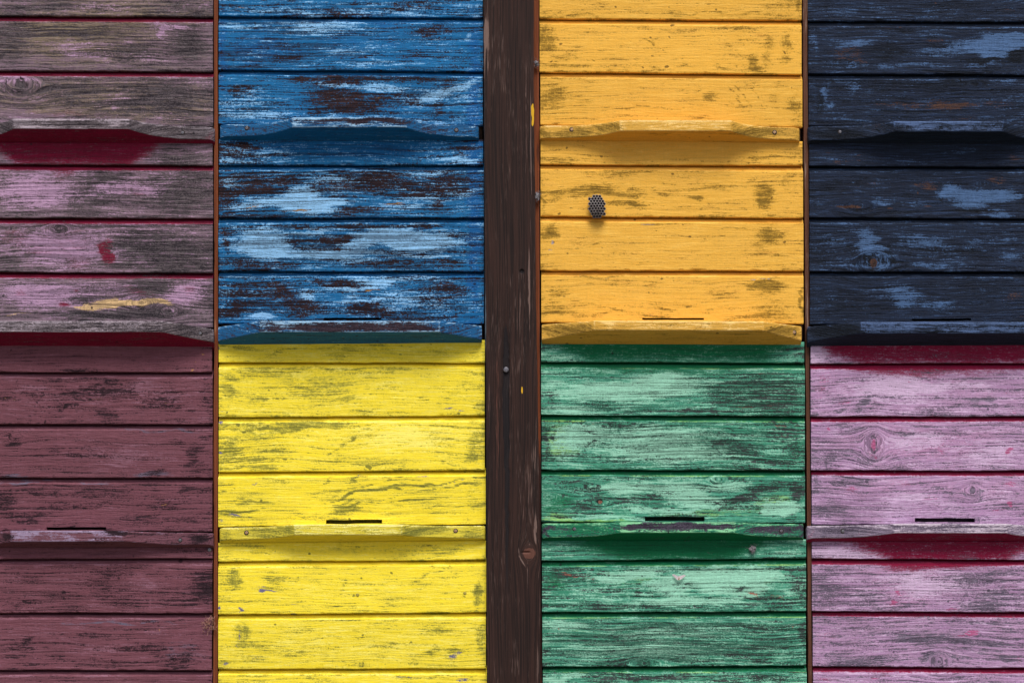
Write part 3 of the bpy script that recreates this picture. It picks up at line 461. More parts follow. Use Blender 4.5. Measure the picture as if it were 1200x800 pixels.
# per hive: rows = list of chambers: (top, narrow_bottom, plank bottoms x3) as (left, right); board = geometry
HIVES = {
 'mauve': dict(col=0, rows=[[(-72, -72), (-43, -43), (18.5, 20), (82.5, 84), (147.5, 149)], [(166, 167), (192, 194), (255, 256), (318.6, 320), (382, 383.5)]],
    boards=[dict(x=(-58, 250), c=(18, 152), t=(139, 139.5), b=(151, 151), el=(149, 164.5), er=(149, 167), og=1, scr=[(0, 0), (214, 155.5)]),
            dict(x=(-58, 249.4), c=(-1, 190), t=(376, 375.5), b=(389, 388.6), el=(383, 400), er=(383.5, 401), og=0, scr=[(-40, 390), (234.6, 390.5)])]),
 'blue': dict(col=1, rows=[[(-72, -72), (-43, -43), (19.3, 21), (81.6, 84), (146, 147.5)], [(162.5, 163.5), (193.3, 193.6), (255.2, 255.2), (317.5, 318), (378.8, 379)]],
    boards=[dict(x=(256.4, 561), c=(344.5, 475), t=(137.5, 138), b=(149, 149.4), el=(146, 163), er=(148, 163), og=1, scr=[(289.3, 150.2), (534.7, 152.7)]),
            dict(x=(254.9, 564.5), c=(307, 514.3), t=(375.8, 376), b=(389, 389.2), el=(383, 399.2), er=(381.5, 397.8), og=0, scr=[])]),
 'orange': dict(col=2, rows=[[(-72, -72), (-43, -43), (22, 24), (84.4, 87.3), (146.7, 149.5)], [(163.5, 165.5), (192.5, 194.3), (253.4, 255.7), (316.8, 317.5), (378, 380)]],
    boards=[dict(x=(632.7, 938.4), c=(726.7, 855), t=(140.7, 141), b=(153.3, 153.8), el=(147.2, 163.8), er=(149.5, 166.5), og=1, scr=[(670, 151.8), (907.7, 155.2)]),
            dict(x=(635, 940), c=(697.3, 891.7), t=(375.3, 376.6), b=(386.5, 387.5), el=(380, 398), er=(381, 399), og=0, scr=[(0, 0), (930.7, 389.4)])]),
 'navy': dict(col=3, rows=[[(-72, -72), (-43, -43), (24.6, 26), (86.4, 88), (147.5, 150)], [(166.5, 166.5), (194.5, 196), (255, 256), (318, 318.5), (380.6, 381)]],
    boards=[dict(x=(948, 1257), c=(1047.5, 1172.5), t=(142, 142), b=(154, 154), el=(149, 167), er=(149, 167), og=1, scr=[(984.5, 154.6), (1232, 155)]),
            dict(x=(947, 1258), c=(1008.6, 1197), t=(377, 377), b=(390.2, 390.2), el=(381.5, 400.8), er=(381, 400), og=0, scr=[])]),
 'maroon': dict(col=0, rows=[[(400.6, 401), (436, 436), (497, 497), (559.5, 559.8), (622, 622.8)], [(640.5, 640.5), (655.5, 653.7), (717.5, 718.3), (784.5, 785), (848, 848)]],
    boards=[dict(x=(-56, 249), c=(14, 144), t=(621.2, 621.5), b=(634.5, 633.5), el=(622.5, 640), er=(623, 640), og=1, scr=[(-20, 632), (211, 632.5)]), None]),
 'yellow': dict(col=1, rows=[[(398.6, 397.8), (424.4, 425), (488.6, 487), (553, 550.8), (617.3, 614)], [(635.6, 632.4), (657.7, 655.7), (719.8, 717), (783.8, 783), (847, 847)]],
    boards=[dict(x=(255.9, 568.8), c=(346.3, 470), t=(614, 614), b=(626.5, 626.3), el=(618, 634.8), er=(615.2, 631.8), og=1, scr=[(288.8, 623.8), (533.9, 621.6)]), None]),
 'green': dict(col=2, rows=[[(398.8, 400.2), (424, 425.4), (486, 487.4), (550, 551.2), (611.4, 612.2)], [(632.5, 631.5), (656.7, 654), (717, 715.8), (781, 780), (846, 846)]],
    boards=[dict(x=(635.2, 943), c=(727.7, 860), t=(611.2, 611.6), b=(624, 624), el=(612.7, 631.8), er=(613, 631.4), og=1, scr=[(673.4, 619.5), (915.7, 621.8)]), None]),
 'pink': dict(col=3, rows=[[(401.5, 401.3), (425.7, 425.2), (488, 487), (550.6, 551.3), (614.4, 615)], [(633.5, 633.3), (654.3, 656), (715.5, 717.3), (780.4, 783), (846, 846)]],
    boards=[dict(x=(946.6, 1258), c=(1048.6, 1178.5), t=(613, 613), b=(624.4, 624.4), el=(615, 632.8), er=(614, 632), og=1, scr=[(987.7, 621.9), (1235, 621)]), None]),
}
SLOT = {('blue', 1): (379.4, 446.9, 372.2, 374.9), ('orange', 1): (752.7, 825, 372.6, 374.8), ('navy', 1): (1068.6, 1138, 373.2, 375.8),
        ('maroon', 0): (54.5, 124.5, 617.2, 620.6), ('yellow', 0): (381.7, 447.7, 608.5, 613.2), ('green', 0): (755.7, 825.7, 605, 610.2), ('pink', 0): (1072, 1142.6, 607, 611.6)}
SHEL = {'mauve': 1.0, 'pink': 1.05, 'green': .85, 'blue': .45, 'navy': .4, 'maroon': .2, 'yellow': .3, 'orange': .3}
BASE = {'mauve': {'w': .12, 'l': .0, 't': -.25, 's': -.06, 'r': -.2, 'h': .5}, 'blue': {'w': .08, 'l': -.08, 't': -.25, 'r': .1, 'h': .5}, 'orange': {'w': -.22, 't': -.3, 'l': .0, 'r': .1},
        'navy': {'w': .04, 'l': -.06, 't': -.10, 'r': .1}, 'maroon': {'w': -.15, 't': -.25, 'l': -.05, 'r': -.25},
        'yellow': {'w': -.18, 't': -.22, 'l': .1, 'r': -.05}, 'green': {'h': .35, 'w': .0, 'l': .22, 't': -.25, 's': .0, 'r': -.2}, 'pink': {'h': .3, 'w': .02, 'l': .18, 't': -.12, 's': -.1, 'r': .05}}
P_END, P_MID = .011, .040                       # how far the landing boards stick out at the ends / in the middle

def reach_of(b): return .025 if b['t'][0] > 560 else .037 if b['t'][0] > 300 else .036
def prof(b, x):                                 # board's reach at photo column x
    (x0, x1), (c0, c1) = b['x'], b['c']
    P_MID = reach_of(b)
    tl, tr = np.clip((x - x0) / (c0 - x0), 0, 1), np.clip((x1 - x) / (x1 - c1), 0, 1)
    t = np.minimum(tl, tr)
    if b['og']:                                 # convex nose at the end, then a concave sweep out to the corner
        a = .30 * np.sqrt(np.clip(1 - (1 - np.clip(t / .12, 0, 1)) ** 2, 0, 1))
        t2 = np.clip((t - .06) / .94, 0, 1)
        p = P_END * .25 + P_END * 2.2 * a + (P_MID - P_END * .9) * (t2 ** 3.0)
    else:
        p = P_END + (P_MID - P_END) * t
    return np.minimum(p, P_MID)

def plank(bag, hv, col, top, bot, seed, first=False, over=None, slot=None):
    """one shiplap board: sunk tongue at the top, chamfer, face, eased lower edge"""
    rr = random.Random(seed)
    eL, eR = col
    ym = (sum(top) + sum(bot)) / 4
    xl, xr = eL(ym) + rr.uniform(-.3, .4), eR(ym) + rr.uniform(-.8, .3)
    nx = int((xr - xl) / 1.9)
    us = np.linspace(0, 1, nx)
    if slot:
        ex = [(slot[0] - .01 - xl) / (xr - xl), (slot[0] + .35 - xl) / (xr - xl), (slot[1] - .35 - xl) / (xr - xl), (slot[1] - xl) / (xr - xl)]
        us = np.sort(np.concatenate([us, ex]))
    us = np.concatenate([[0, 0, .0012], us[1:-1], [.9988, 1, 1]])
    h = sum(bot) / 2 - sum(top) / 2
    tong = 6.2 if not first else .6
    # rows: (px below the top line, depth Y)
    rows = []
    if not first:
        rows += [(-3.0, .0135), (.3, .0135), (2.0, .0110), (2.4, .0062), (tong - .8, .0052), (tong + .3, .0004)]
    else:
        rows += [(.0, .012), (.2, .0022), (.9, .0004)]
    n = int((h - tong) / 1.5)
    body = [tong + 1.0 + (h - tong - 2.2) * k / n for k in range(n + 1)]
    if slot:
        s0, s1 = slot[2] - sum(top) / 2, slot[3] - sum(top) / 2
        body = sorted([q for q in body if not (abs(q - s0) < .5 or abs(q - s1) < .5)] + [s0, s0 + .3, s1 - .3, s1])
    rows += [(q, 0.0) for q in body] + [(h - .55, .0003), (h - .1, .0012), (h, .003), (h, .0125)]
    dd = np.array([r_[0] for r_ in rows]); yy = np.array([r_[1] for r_ in rows])
    U, D = np.meshgrid(us, dd); _, YY = np.meshgrid(us, yy)
    xpx = xl + (xr - xl) * U
    tl = top[0] + (top[1] - top[0]) * U; bl = bot[0] + (bot[1] - bot[0]) * U
    wav = .9 * (vn(xpx / 60, xpx * 0 + seed, seed) - .5) + .5 * (vn(xpx / 11, xpx * 0 + seed, seed + 4) - .5)
    ypx = np.where(D <= tong + .4, tl + D, bl + (D - h)) + wav * sst(0, 1, D / h)
    # world
    c00, c10 = at(xl, 0), at(xl, 800)
    X = np.empty_like(xpx); Z = np.empty_like(xpx)
    dxp, dyp = xpx - 600, ypx - 400
    ry_ = fw.y * FPX + rt.y * dxp - up.y * dyp
    t = CAM_D / ry_
    X = CAM.x + t * (fw.x * FPX + rt.x * dxp - up.x * dyp)
    Z = CAM.z + t * (fw.z * FPX + rt.z * dxp - up.z * dyp)
    cup = rr.uniform(-.0007, .0007); lean = rr.uniform(-.0005, .0006)
    Y = YY + np.where(YY < .004, cup * (1 - (2 * D / h - 1) ** 2) + lean * (D / h) + .0006 * (vn(xpx / 90, ypx / 30, seed + 9) - .5), 0)
    # chipped lower edge
    chip = sst(.72, .95, vn(xpx / 7, xpx * 0 + 3, seed + 21)) * sst(h - 2.5, h, D)
    Y += chip * .0012 * (YY < .004)
    Y[:, 0] = .0130; Y[:, -1] = .0130
    skip = None
    if slot:
        ins = (xpx > slot[0] + .2) & (xpx < slot[1] - .2) & (D > s0 + .15) & (D < s1 - .15)
        Y = np.where(ins, .020, Y)
    px, py = xpx.ravel(), ypx.ravel()
    M = paint(px, py, CHART[hv], seed, BASE[hv], 1.0, {'orange': 1.5, 'yellow': 1.5, 'maroon': 1.08, 'green': .72, 'blue': .95, 'pink': .68, 'mauve': 1.1}.get(hv, 1.15))
    Df, Uf = D.ravel(), U.ravel()
    M[:, 0] -= (.10 if hv in ('orange', 'yellow') else .38) * np.clip(M[:, 1] - .30, 0, 1.0)      # sound paint where the light coat is whole
    if hv == 'blue': M[:, 0] -= .25 * np.clip(M[:, 6] - .3, 0, 1)
    # unfaded paint low in the joint
    sh = SHEL[hv]
    M[:, 0] += rr.uniform(-.06, .05); M[:, 1] += rr.uniform(-.10, .10)
    M[:, 2] += sh * (1 - sst(tong - 1.5, tong + 2.2, Df)) * (0 if first else 1) * 1.0
    M[:, 0] -= .5 * (1 - sst(tong - 1.0, tong + .2, Df)) * (0 if first else 1)
    # top chamfer lighter in stretches, lower edge worn
    arr = np.exp(-((Df - tong - .6) / .9) ** 2) * (0 if first else 1)
    M[:, 6 if hv == 'green' else 1] += (.9 if hv == 'green' else .5) * arr * sst(.2, .45, vn(px / 25, px * 0, seed + 5))
    M[:, 0] += .30 * sst(h - 3, h - .5, Df) * vn(px / 12, px * 0, seed + 6)
    M[:, 0] += .16 * (sst(8, 0, (px - xl)) + sst(8, 0, (xr - px)))
    if over is not None:                        # unfaded coat in the strip under the landing board
        reach = prof(over, px) / reach_of(over)
        yb = over['el'][1] + (over['er'][1] - over['el'][1]) * Uf
        below = py - yb
        lim = (reach * (34 if hv in ('mauve', 'pink') else 30) - 5) * (1.0 if hv in ('pink', 'mauve', 'green') else reach_of(over) / .040)
        s_ = sst(14, -14, below - lim) * sst(.25, .6, reach)
        M[:, 2] += s_ * sh * .95
        M[:, 0] -= s_ * .45
    if slot:
        insf = ins.ravel(); M[insf, 5] = 1.5  # slot recess coloured near black to deepen its shade
    gx, gz = grain(px, py, CHART[hv], seed)
    bag.grid(X, Y, Z, M, gx, gz, seed, skip)

def lathe(name, prof_, mat, loc, parent=None, axis='Y', seg=20, rot=None):
    V, F = [], []
    for r_, y_ in prof_:
        for k in range(seg):
            a = 2 * math.pi * k / seg
            V.append((loc[0] + r_ * math.cos(a), loc[1] + y_, loc[2] + r_ * math.sin(a)))
    n = len(prof_)
    for i in range(n - 1):
        for k in range(seg):
            a, b = i * seg + k, i * seg + (k + 1) % seg
            F.append((a, b, b + seg, a + seg))
    F.append(tuple(range((n - 1) * seg, n * seg)))
    return build(name, V, F, mat, parent, smooth=False)

def landing_board(hv, b, parent, seed, idx, pb=None):
    if pb: b = dict(b, el=(max(b['el'][0], pb[0] + 2.1), b['el'][1]), er=(max(b['er'][0], pb[1] + 2.1), b['er'][1]))
    x0, x1 = b['x']; P_MID = reach_of(b)
    rr = random.Random(seed)
    nx = 170
    us = np.linspace(0, 1, nx)
    cc = [(q - x0) / (x1 - x0) for q in b['c']]
    us = np.sort(np.concatenate([us, [c_ + e for c_ in cc for e in (-.0015, .0015)], [.002, .998]]))
    xp = x0 + (x1 - x0) * us
    P = prof(b, xp) + .0006 * (vn(xp / 14, xp * 0, seed) - .5)
    lam = np.clip((P - P_END * .25) / (P_MID - P_END * .25), 0, 1) if b['og'] else (P - P_END) / (P_MID - P_END)
    pe = P_END * .25 if b['og'] else P_END
    def zof(x, y, p): return np.array([at(a_, b_, -c_).z for a_, b_, c_ in zip(x, y, p)])
    el = lambda k: b['el'][k] + (b['er'][k] - b['el'][k]) * us
    ce = lambda k: b[k][0] + (b[k][1] - b[k][0]) * us
    wob = .35 * (vn(xp / 18, xp * 0, seed + 3) - .5)
    zt_e, zb_e = zof(xp, el(0), P * 0 + pe), zof(xp, el(1) + wob, P * 0 + pe)
    zt_c, zb_c = zof(xp, ce('t'), P * 0 + P_MID), zof(xp, ce('b') + wob, P * 0 + P_MID)
    # the board's top and underside are planes: height depends on the reach only
    def ztop(p): k = (p - pe) / (P_MID - pe); return zt_e + (zt_c - zt_e) * k
    def zbot(p): k = (p - pe) / (P_MID - pe); return zb_e + (zb_c - zb_e) * k
    X = np.array([at(a_, b_, -.02).x for a_, b_ in zip(xp, (el(0) + el(1)) / 2)])
    r_ = .0011
    cols, ys, zs, tags = [], [], [], []
    def add(y, z, tg): ys.append(y); zs.append(z); tags.append(tg)
    add(P * 0 + .012, ztop(P * 0 - .012), 'top')
    for f in (0.0, .25, .5, .75, .92): add(-P * f, ztop(P * f), 'top')
    add(-(P - r_ * 1.2), ztop(P - r_ * 1.2), 'top'); add(-(P - r_ * .35), ztop(P) - r_ * .3, 'edge'); add(-P, ztop(P) - r_ * 1.1, 'front')
    zt, zb = ztop(P) - r_ * 1.1, zbot(P) + r_ * 1.0
    for k in range(1, 11): add(-P + .0003 * (vn(xp / 8, xp * 0 + k, seed) - .5), zt + (zb - zt) * k / 11, 'front')
    add(-P, zb, 'front'); add(-(P - r_ * .4), zbot(P) + r_ * .25, 'edge'); add(-(P - r_ * 1.2), zbot(P - r_ * 1.2), 'under')
    for f in (.92, .7, .45, .2, 0.0): add(-P * f, zbot(P * f), 'under')
    add(P * 0 + .012, zbot(P * 0 - .012), 'under')
    Y, Z = np.array(ys), np.array(zs)
    XX = np.repeat(X[None, :], len(ys), 0)
    # close the ends
    mid = (Z[:1, :] + Z[-1:, :]) / 2
    for j, jj in ((0, 1), (-1, -2)):
        Z[:, j] = .5 * (Z[0, jj] + Z[-1, jj]) + (Z[:, jj] - .5 * (Z[0, jj] + Z[-1, jj])) * .9
    capL = np.stack([XX[:, 0], .5 * (Y[:, 0] + .012), np.full(len(ys), .5 * (Z[0, 0] + Z[-1, 0]))], 1)
    capR = np.stack([XX[:, -1], .5 * (Y[:, -1] + .012), np.full(len(ys), .5 * (Z[0, -1] + Z[-1, -1]))], 1)
    XX = np.hstack([capL[:, :1], XX, capR[:, :1]]); Y = np.hstack([capL[:, 1:2], Y, capR[:, 1:2]]); Z = np.hstack([capL[:, 2:], Z, capR[:, 2:]])
    # paint, measured on the true front face
    fx = XX.ravel(); fy_, fz_ = Y.ravel(), Z.ravel()
    dx, dy, dz = fx - CAM.x, fy_ - CAM.y, fz_ - CAM.z
    ff = dx * fw.x + dy * fw.y + dz * fw.z
    px = 600 + FPX * (dx * rt.x + dy * rt.y + dz * rt.z) / ff; py = 400 - FPX * (dx * up.x + dy * up.y + dz * up.z) / ff
    base = dict(BASE[hv])
    if hv in ('blue', 'green'): base['s'] = .25
    M = paint(px, py, parse(BCH.get((hv, idx), 'Z 0 0 1').replace('Z 0 0 4;', 'Z 0 0 4;')), seed, base)
    sweep = None
    lamf = np.repeat(lam[None, :], XX.shape[0], 0); lamf = np.hstack([lamf[:, :1] * 0, lamf, lamf[:, :1] * 0]).ravel()
    M[:, 0] += (.12 if hv in ('orange', 'yellow') else .06) * (1 - sst(.85, .99, lamf))
    sw = sst(.02, .1, lamf) * (1 - sst(.93, .99, lamf))
    M[:, 4] += .5 * sw; M[:, 5] += .05 * sw; M[:, 1] -= .25 * sw; M[:, 0] += (.16 if hv in ('orange', 'yellow', 'mauve', 'pink') else .05) * sw  # swept faces: dirt plus painted shade for their sideways turn
    M[:, 1] += (.0 if hv in ('maroon', 'navy') else .08) * (1 - sw) + .6 * np.exp(-((lamf - .985) / .012) ** 2)  # front and its corner line painted lighter, as a highlight
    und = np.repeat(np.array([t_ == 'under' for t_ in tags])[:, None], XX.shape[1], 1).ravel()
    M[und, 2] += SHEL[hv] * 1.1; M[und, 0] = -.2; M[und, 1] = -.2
    top_ = np.repeat(np.array([t_ == 'edge' for t_ in tags])[:, None], XX.shape[1], 1).ravel()
    M[top_, 1] += .7; M[top_, 0] -= .3  # arris highlight painted in with the light coat
    fr = np.array([0.0] * len(tags)); i0 = tags.index('front'); fr[i0:i0 + 2] = 1.0
    frr = np.repeat(fr[:, None], XX.shape[1], 1).ravel(); M[:, 1] += .45 * frr; M[:, 0] -= .25 * frr  # same painted highlight on the topmost front rows
    bag = Bag()
    gx, gz = px * PX, (py * PX + fy_ * .7)
    bag.grid(XX, Y, Z, M, gx, gz, seed)
    o = bag.done('landing_board', BMATS[hv], parent)
    for k, (sx, sy) in enumerate(b['scr']):
        if sx == 0: continue
        pp = float(prof(b, np.array([sx]))[0])
        c = at(sx, sy, -pp)
        r0_ = 2.9 * PX * .9
        s = lathe('screw', [(r0_ * .62, .006), (r0_ * .66, -.0002), (r0_ * .6, -.0009), (r0_ * .35, -.0011), (r0_ * .28, -.0004), (r0_ * .1, -.0003)],
                  M_BRASS if hv in ('orange', 'yellow') else M_STEEL, (c.x, c.y, c.z), o, seg=16)
        lathe('washer_recess', [(r0_ * 1.05, .004), (r0_ * 1.05, -.00015), (r0_ * .6, -.0002)], M_SLOTD, (c.x, c.y, c.z), o, seg=16).name = 'screw_recess'
    return o

def box(name, a, b, mat, parent=None):
    (x0, y0, z0), (x1, y1, z1) = a, b
    V = [(x, y, z) for x in (x0, x1) for y in (y0, y1) for z in (z0, z1)]
    F = [(0, 1, 3, 2), (4, 6, 7, 5), (0, 4, 5, 1), (2, 3, 7, 6), (0, 2, 6, 4), (1, 5, 7, 3)]
    return build(name, V, F, mat, parent)

LAB = {
 'mauve': 'beehive with greyed mauve paint and crimson under its landing boards, upper row far left',
 'blue': 'beehive in bright flaking blue paint, left of the dark post above the lemon yellow hive',
 'orange': 'beehive in golden orange paint carrying a small wasp nest, right of the dark post',
 'navy': 'beehive in dark navy paint with rusty worn spots, upper row far right',
 'maroon': 'beehive in dull maroon paint, lower row far left under the greyed mauve hive',
 'yellow': 'beehive in lemon yellow paint, left of the dark post under the blue hive',
 'green': 'beehive in worn green and mint paint, under the golden orange hive',
 'pink': 'beehive in faded lilac pink paint with crimson joints, lower row far right',
}
GRP = 'painted beehives stacked in the bee house wall'
seed = 100
ROOT = {}
for hv, H in HIVES.items():
    col = COLX[H['col']]
    rows = H['rows']
    ytop = rows[0][0][0]; ybot = 398.5 if ytop < 0 else 868
    p = at(col[0](ybot), ybot); q = at(col[1](ytop), ytop)
    root = empty('beehive', ((p.x + q.x) / 2, .2, p.z), LAB[hv], 'beehive', GRP); ROOT[hv] = root
    ins = 1.2 * PX
    box('hive_box', (p.x + ins, .0145 if False else .0215, p.z + ins), (q.x - ins, .47, q.z - ins), M_BODY, root)
    bag = Bag()
    for ci, ch in enumerate(rows):
        if ci == 0: over = None if ytop < 0 else HIVES[{'maroon': 'mauve', 'yellow': 'blue', 'green': 'orange', 'pink': 'navy'}[hv]]['boards'][1]
        else: over = H['boards'][0]
        slot = SLOT.get((hv, ci))
        for k in range(4):
            seed += 1
            plank(bag, hv, col, ch[k], ch[k + 1], seed, first=(k == 0), over=over if k <= (1 if hv in ('pink', 'green', 'mauve') else 0) else None,
                  slot=slot if k == 3 else None)
    bag.done('front_panel', MATS[hv], root)
    for bi, b in enumerate(H['boards']):
        seed += 1
        if b is None:
            src = H['boards'][0]; dy = 235.0
            b = dict(src); b['t'] = tuple(v + dy for v in src['t']); b['b'] = tuple(v + dy for v in src['b'])
            b['el'] = tuple(v + dy for v in src['el']); b['er'] = tuple(v + dy for v in src['er']); b['scr'] = [(x_, y_ + dy) for x_, y_ in src['scr']]
        landing_board(hv, b, root, seed, bi, rows[bi][4])

# ------------------------------------------------------------------ post and divider strips
def timber(name, xl, xr, y0, y1, Yf, Yb, mat, seed, chart=(), knots=(), bev=2.0, wob=.6, n_y=300):
    """upright timber; xl / xr give the photo column of each side at height y"""
    ys = np.linspace(y0, y1, n_y)
    cols_ = [(0, Yb), (0, Yf + .004), (0.0, Yf + .0022), (bev * .3, Yf + .0006)] 
    us = list(np.linspace(0, 1, 60))
    xs, dep = [], []
    L = [(0, None, Yb), (0, None, Yf + .0045), (.35, None, Yf + .0015)]
    V_u = [(0, 0, Yb), (0, 0, Yf + .0045), (0, .35, Yf + .0015)] + [(u, bev * (1 - 2 * u), Yf) for u in np.linspace(0, 1, 60)] + [(1, -.35, Yf + .0015), (1, 0, Yf + .0045), (1, 0, Yb)]
    U = np.array([a[0] for a in V_u]); O = np.array([a[1] for a in V_u]); YY = np.array([a[2] for a in V_u])
    yy, Ug = np.meshgrid(ys, U, indexing='ij'); _, Og = np.meshgrid(ys, O, indexing='ij'); _, Yg = np.meshgrid(ys, YY, indexing='ij')
    XL = xl(yy) + wob * (vn(yy / 60, yy * 0, seed) - .5) + .4 * wob * (vn(yy / 9, yy * 0, seed + 1) - .5)
    XR = xr(yy) + wob * (vn(yy / 50, yy * 0, seed + 2) - .5) + .4 * wob * (vn(yy / 8, yy * 0, seed + 3) - .5)
    xp = XL + (XR - XL) * Ug + Og
    M = paint(xp.ravel(), yy.ravel(), [c for c in chart], seed, None, .12, .85)
    g = xp + 2.5 * (vn(xp / 30, yy / 120, seed) - .5) + 3.0 * (vn(xp * 0, yy / 160, seed + 7) - .5)
    for kx, ky, rx, ry in knots:
        dx, dy = (xp - kx) / rx, (yy - ky) / (ry * 2.0)
        q = dx * dx + dy * dy + 1e-6
        g = np.where(q > 1, g - (xp - kx) / q, kx + 4 * np.sqrt(q))
    X = np.empty_like(xp); Z = np.empty_like(xp)
    dxp, dyp = xp - 600, yy - 400
    t = (Yf + CAM_D) / (fw.y * FPX + rt.y * dxp - up.y * dyp)
    X = CAM.x + t * (fw.x * FPX + rt.x * dxp - up.x * dyp)
    Z = CAM.z + t * (fw.z * FPX + rt.z * dxp - up.z * dyp)
    gn = vn(g * .9, yy / 160, seed + 11) * .5 + vn(g * .35, yy / 200, seed + 12) * .5
    Yg = Yg + np.where(Yg < Yf + .004, -.0012 * (gn - .5) + M[:, 1].reshape(xp.shape).clip(0, 1) * .0022, 0)
    bag = Bag(); bag.grid(X, Yg, Z, np.hstack([M[:, :4], M[:, 4:]]), (g * PX).ravel(), (yy * PX).ravel(), seed)
    return bag.done(name, mat, None)
def lerp(pts):
    xs = [p_[0] for p_ in pts]; vs = [p_[1] for p_ in pts]
    return lambda y: np.interp(y, xs, vs)
post_chart = parse('''
Z 0 0 1
l 593 415 3.5 40 .9; l 593 470 4.5 60 1.1; l 594 560 4 70 .7; l 594 660 3.5 60 .5; l 611.5 318 2.4 2.4 2.2; l 588 250 6 120 .25
w 628 520 2 50 .6; w 627.5 618 1.8 22 .9; w 626 560 1.4 50 .5; w 618 676 1 22 .6; w 608 646 1 10 .7 10; w 612 658 1 9 .8 30; w 620 600 1.2 50 .5
w 569 60 3 50 .5; w 569 40 2.6 14 1.2; w 572 20 2 90 .4; w 622 180 1.6 110 .6; w 617 120 1.3 120 .5; w 611 90 1.3 100 .45; w 603 200 1.2 90 .35; w 620 345 1.6 60 .7; w 609 360 1.6 40 .5; w 574 350 2 60 .35; w 616 440 1.3 60 .5; w 573 470 1.6 60 .5; w 578 700 1.6 80 .3; w 573 560 1.4 80 .4; w 632 700 1.6 80 .45; w 612 720 1.4 60 .4; w 630 780 2 30 .5
s 624.2 130 1.8 9 1.2; s 624.4 143 1.4 6 1.0; s 611.8 457 .9 4 1.4
t 620 648 7 6 1.2; t 571 750 3 60 .3; t 583 480 3 120 .35; l 616 647 5 1.2 1.0; t 627 40 2 40 .2; l 625 210 1 40 .3
''')
post = timber('wooden_post', lerp([(-80, 566), (0, 567), (400, 569.3), (800, 571.2), (880, 571.6)]),
              lerp([(-80, 624), (0, 625.2), (200, 626.8), (300, 627.6), (380, 628.6), (440, 629.4), (520, 631.2), (640, 632.4), (800, 633.6), (880, 634)]),
              -80, 880, -.014, .30, M_POST, 31, post_chart, knots=[(620, 648, 8, 6.5)], bev=0, wob=1.0, n_y=960)
tag(post, 'thick dark brown weathered post standing between the blue and orange hives', 'post')
strip_a = timber('divider_strip', lerp([(-80, 250.8), (300, 251.2), (880, 249.8)]), lerp([(-80, 255.6), (300, 255.2), (880, 254.8)]), -80, 880, .0035, .30, M_STRIP, 41,
                 parse('Z 0 0 1; w 252 380 3 14 .6; w 252 410 2 30 .4; l 253 250 3 60 .3; l 251 620 2 30 .3'), bev=0, wob=.7)
tag(strip_a, 'thin rusty brown divider strip left of the blue and yellow hives', 'divider strip')
strip_c = timber('divider_strip', lerp([(-80, 940.4), (0, 941), (400, 943.8), (880, 948)]), lerp([(-80, 945.6), (0, 946), (400, 948.4), (880, 952.4)]), -80, 880, .0035, .30, M_STRIP2, 43,
                 parse('Z 0 0 1; w 943 190 2 40 .6; w 946 370 2 40 .7; w 949 630 2 20 .5; l 945 300 3 60 .3; t 946 700 3 60 .5'), bev=0, wob=.9)
tag(strip_c, 'thin dull brown divider strip left of the navy and pink hives', 'divider strip')
strip_b = timber('divider_strip', lerp([(-80, 622), (0, 623), (500, 629), (880, 632)]), lerp([(-80, 630.6), (0, 631.2), (400, 632.6), (880, 635.4)]), -80, 880, .0035, .30, M_STRIP, 47,
                 parse('Z 0 0 1; l 634 700 4 120 1.0; l 633 570 3 60 .6; w 629 20 1.5 30 .4; l 630 180 2 20 .5'), bev=0, wob=.7)
tag(strip_b, 'thin reddish brown strip tucked behind the right edge of the dark post', 'divider strip')

# ------------------------------------------------------------------ unseen yard plane below the frame, added to bounce light upward
M_GROUND = plain('trodden_earth_ground', lin('7c7260'), lin('665c4c'), .9, 0, 30)
g = build('ground', [(-30, -30, 0), (30, -30, 0), (30, .0, 0), (-30, .0, 0)], [(0, 1, 2, 3)], M_GROUND)
g['kind'] = 'structure'
# ------------------------------------------------------------------ nails
def nail(x, y, Y, r, label, mat=M_STEEL):
    c = at(x, y, Y)
    o = lathe('nail_head', [(r * PX, .004), (r * PX, -.0006), (r * PX * .8, -.0013), (r * PX * .3, -.0015)], mat, (c.x, c.y, c.z), None, seg=18)
    tag(o, label, 'nail')
nail(593, 433, -.0145, 3.1, 'round steel nail head driven into the middle of the dark post')
M_NY = plain('painted_over_nail', lin('b9a832'), lin('8a8448'), .6, 0, 900)
nail(419, 696.5, .0002, 2.0, 'small painted-over nail head near the middle of a lemon yellow board', M_NY)
nail(544.8, 694.5, .0002, 2.0, 'small painted-over nail head near the right end of a lemon yellow board', M_NY)
nail(245.5, 643.8, .0002, 2.2, 'grey nail head at the right end of a narrow maroon board')

# ------------------------------------------------------------------ wasp nest
def tube_hex(V, F, c, ax, r_, L, w_):
    """open hexagonal paper cell with walls; axis ax, mouth at c"""
    ax = ax.normalized(); a_ = ax.orthogonal().normalized()
    s_ = Vector((1, 0, 0)); a_ = (s_ - ax * s_.dot(ax)).normalized(); b_ = ax.cross(a_)
    n0 = len(V)
    for (rr_, t_) in ((r_, -L), (r_ * 1.02, 0), (r_ - w_, .0001), ((r_ - w_) * .9, -L * .8)):
        for k in range(6):
            an = math.pi / 3 * k + math.pi / 6
            V.append(c + ax * t_ + a_ * (rr_ * math.cos(an)) + b_ * (rr_ * math.sin(an)))
    for i in range(3):
        for k in range(6):
            q = n0 + i * 6 + k; q2 = n0 + i * 6 + (k + 1) % 6
            F.append((q, q2, q2 + 6, q + 6))
    return n0 + 18
nc = at(699.5, 242, -.012)
nest = empty('wasp_nest', (nc.x, 0, nc.z), 'small grey paper wasp nest with open hexagonal cells on a golden orange board', 'wasp nest')
V, F, caps = [], [], []
ax = Vector((-.10, -1, -.16)).normalized()
rr = random.Random(5)
pit = 3.45 * PX
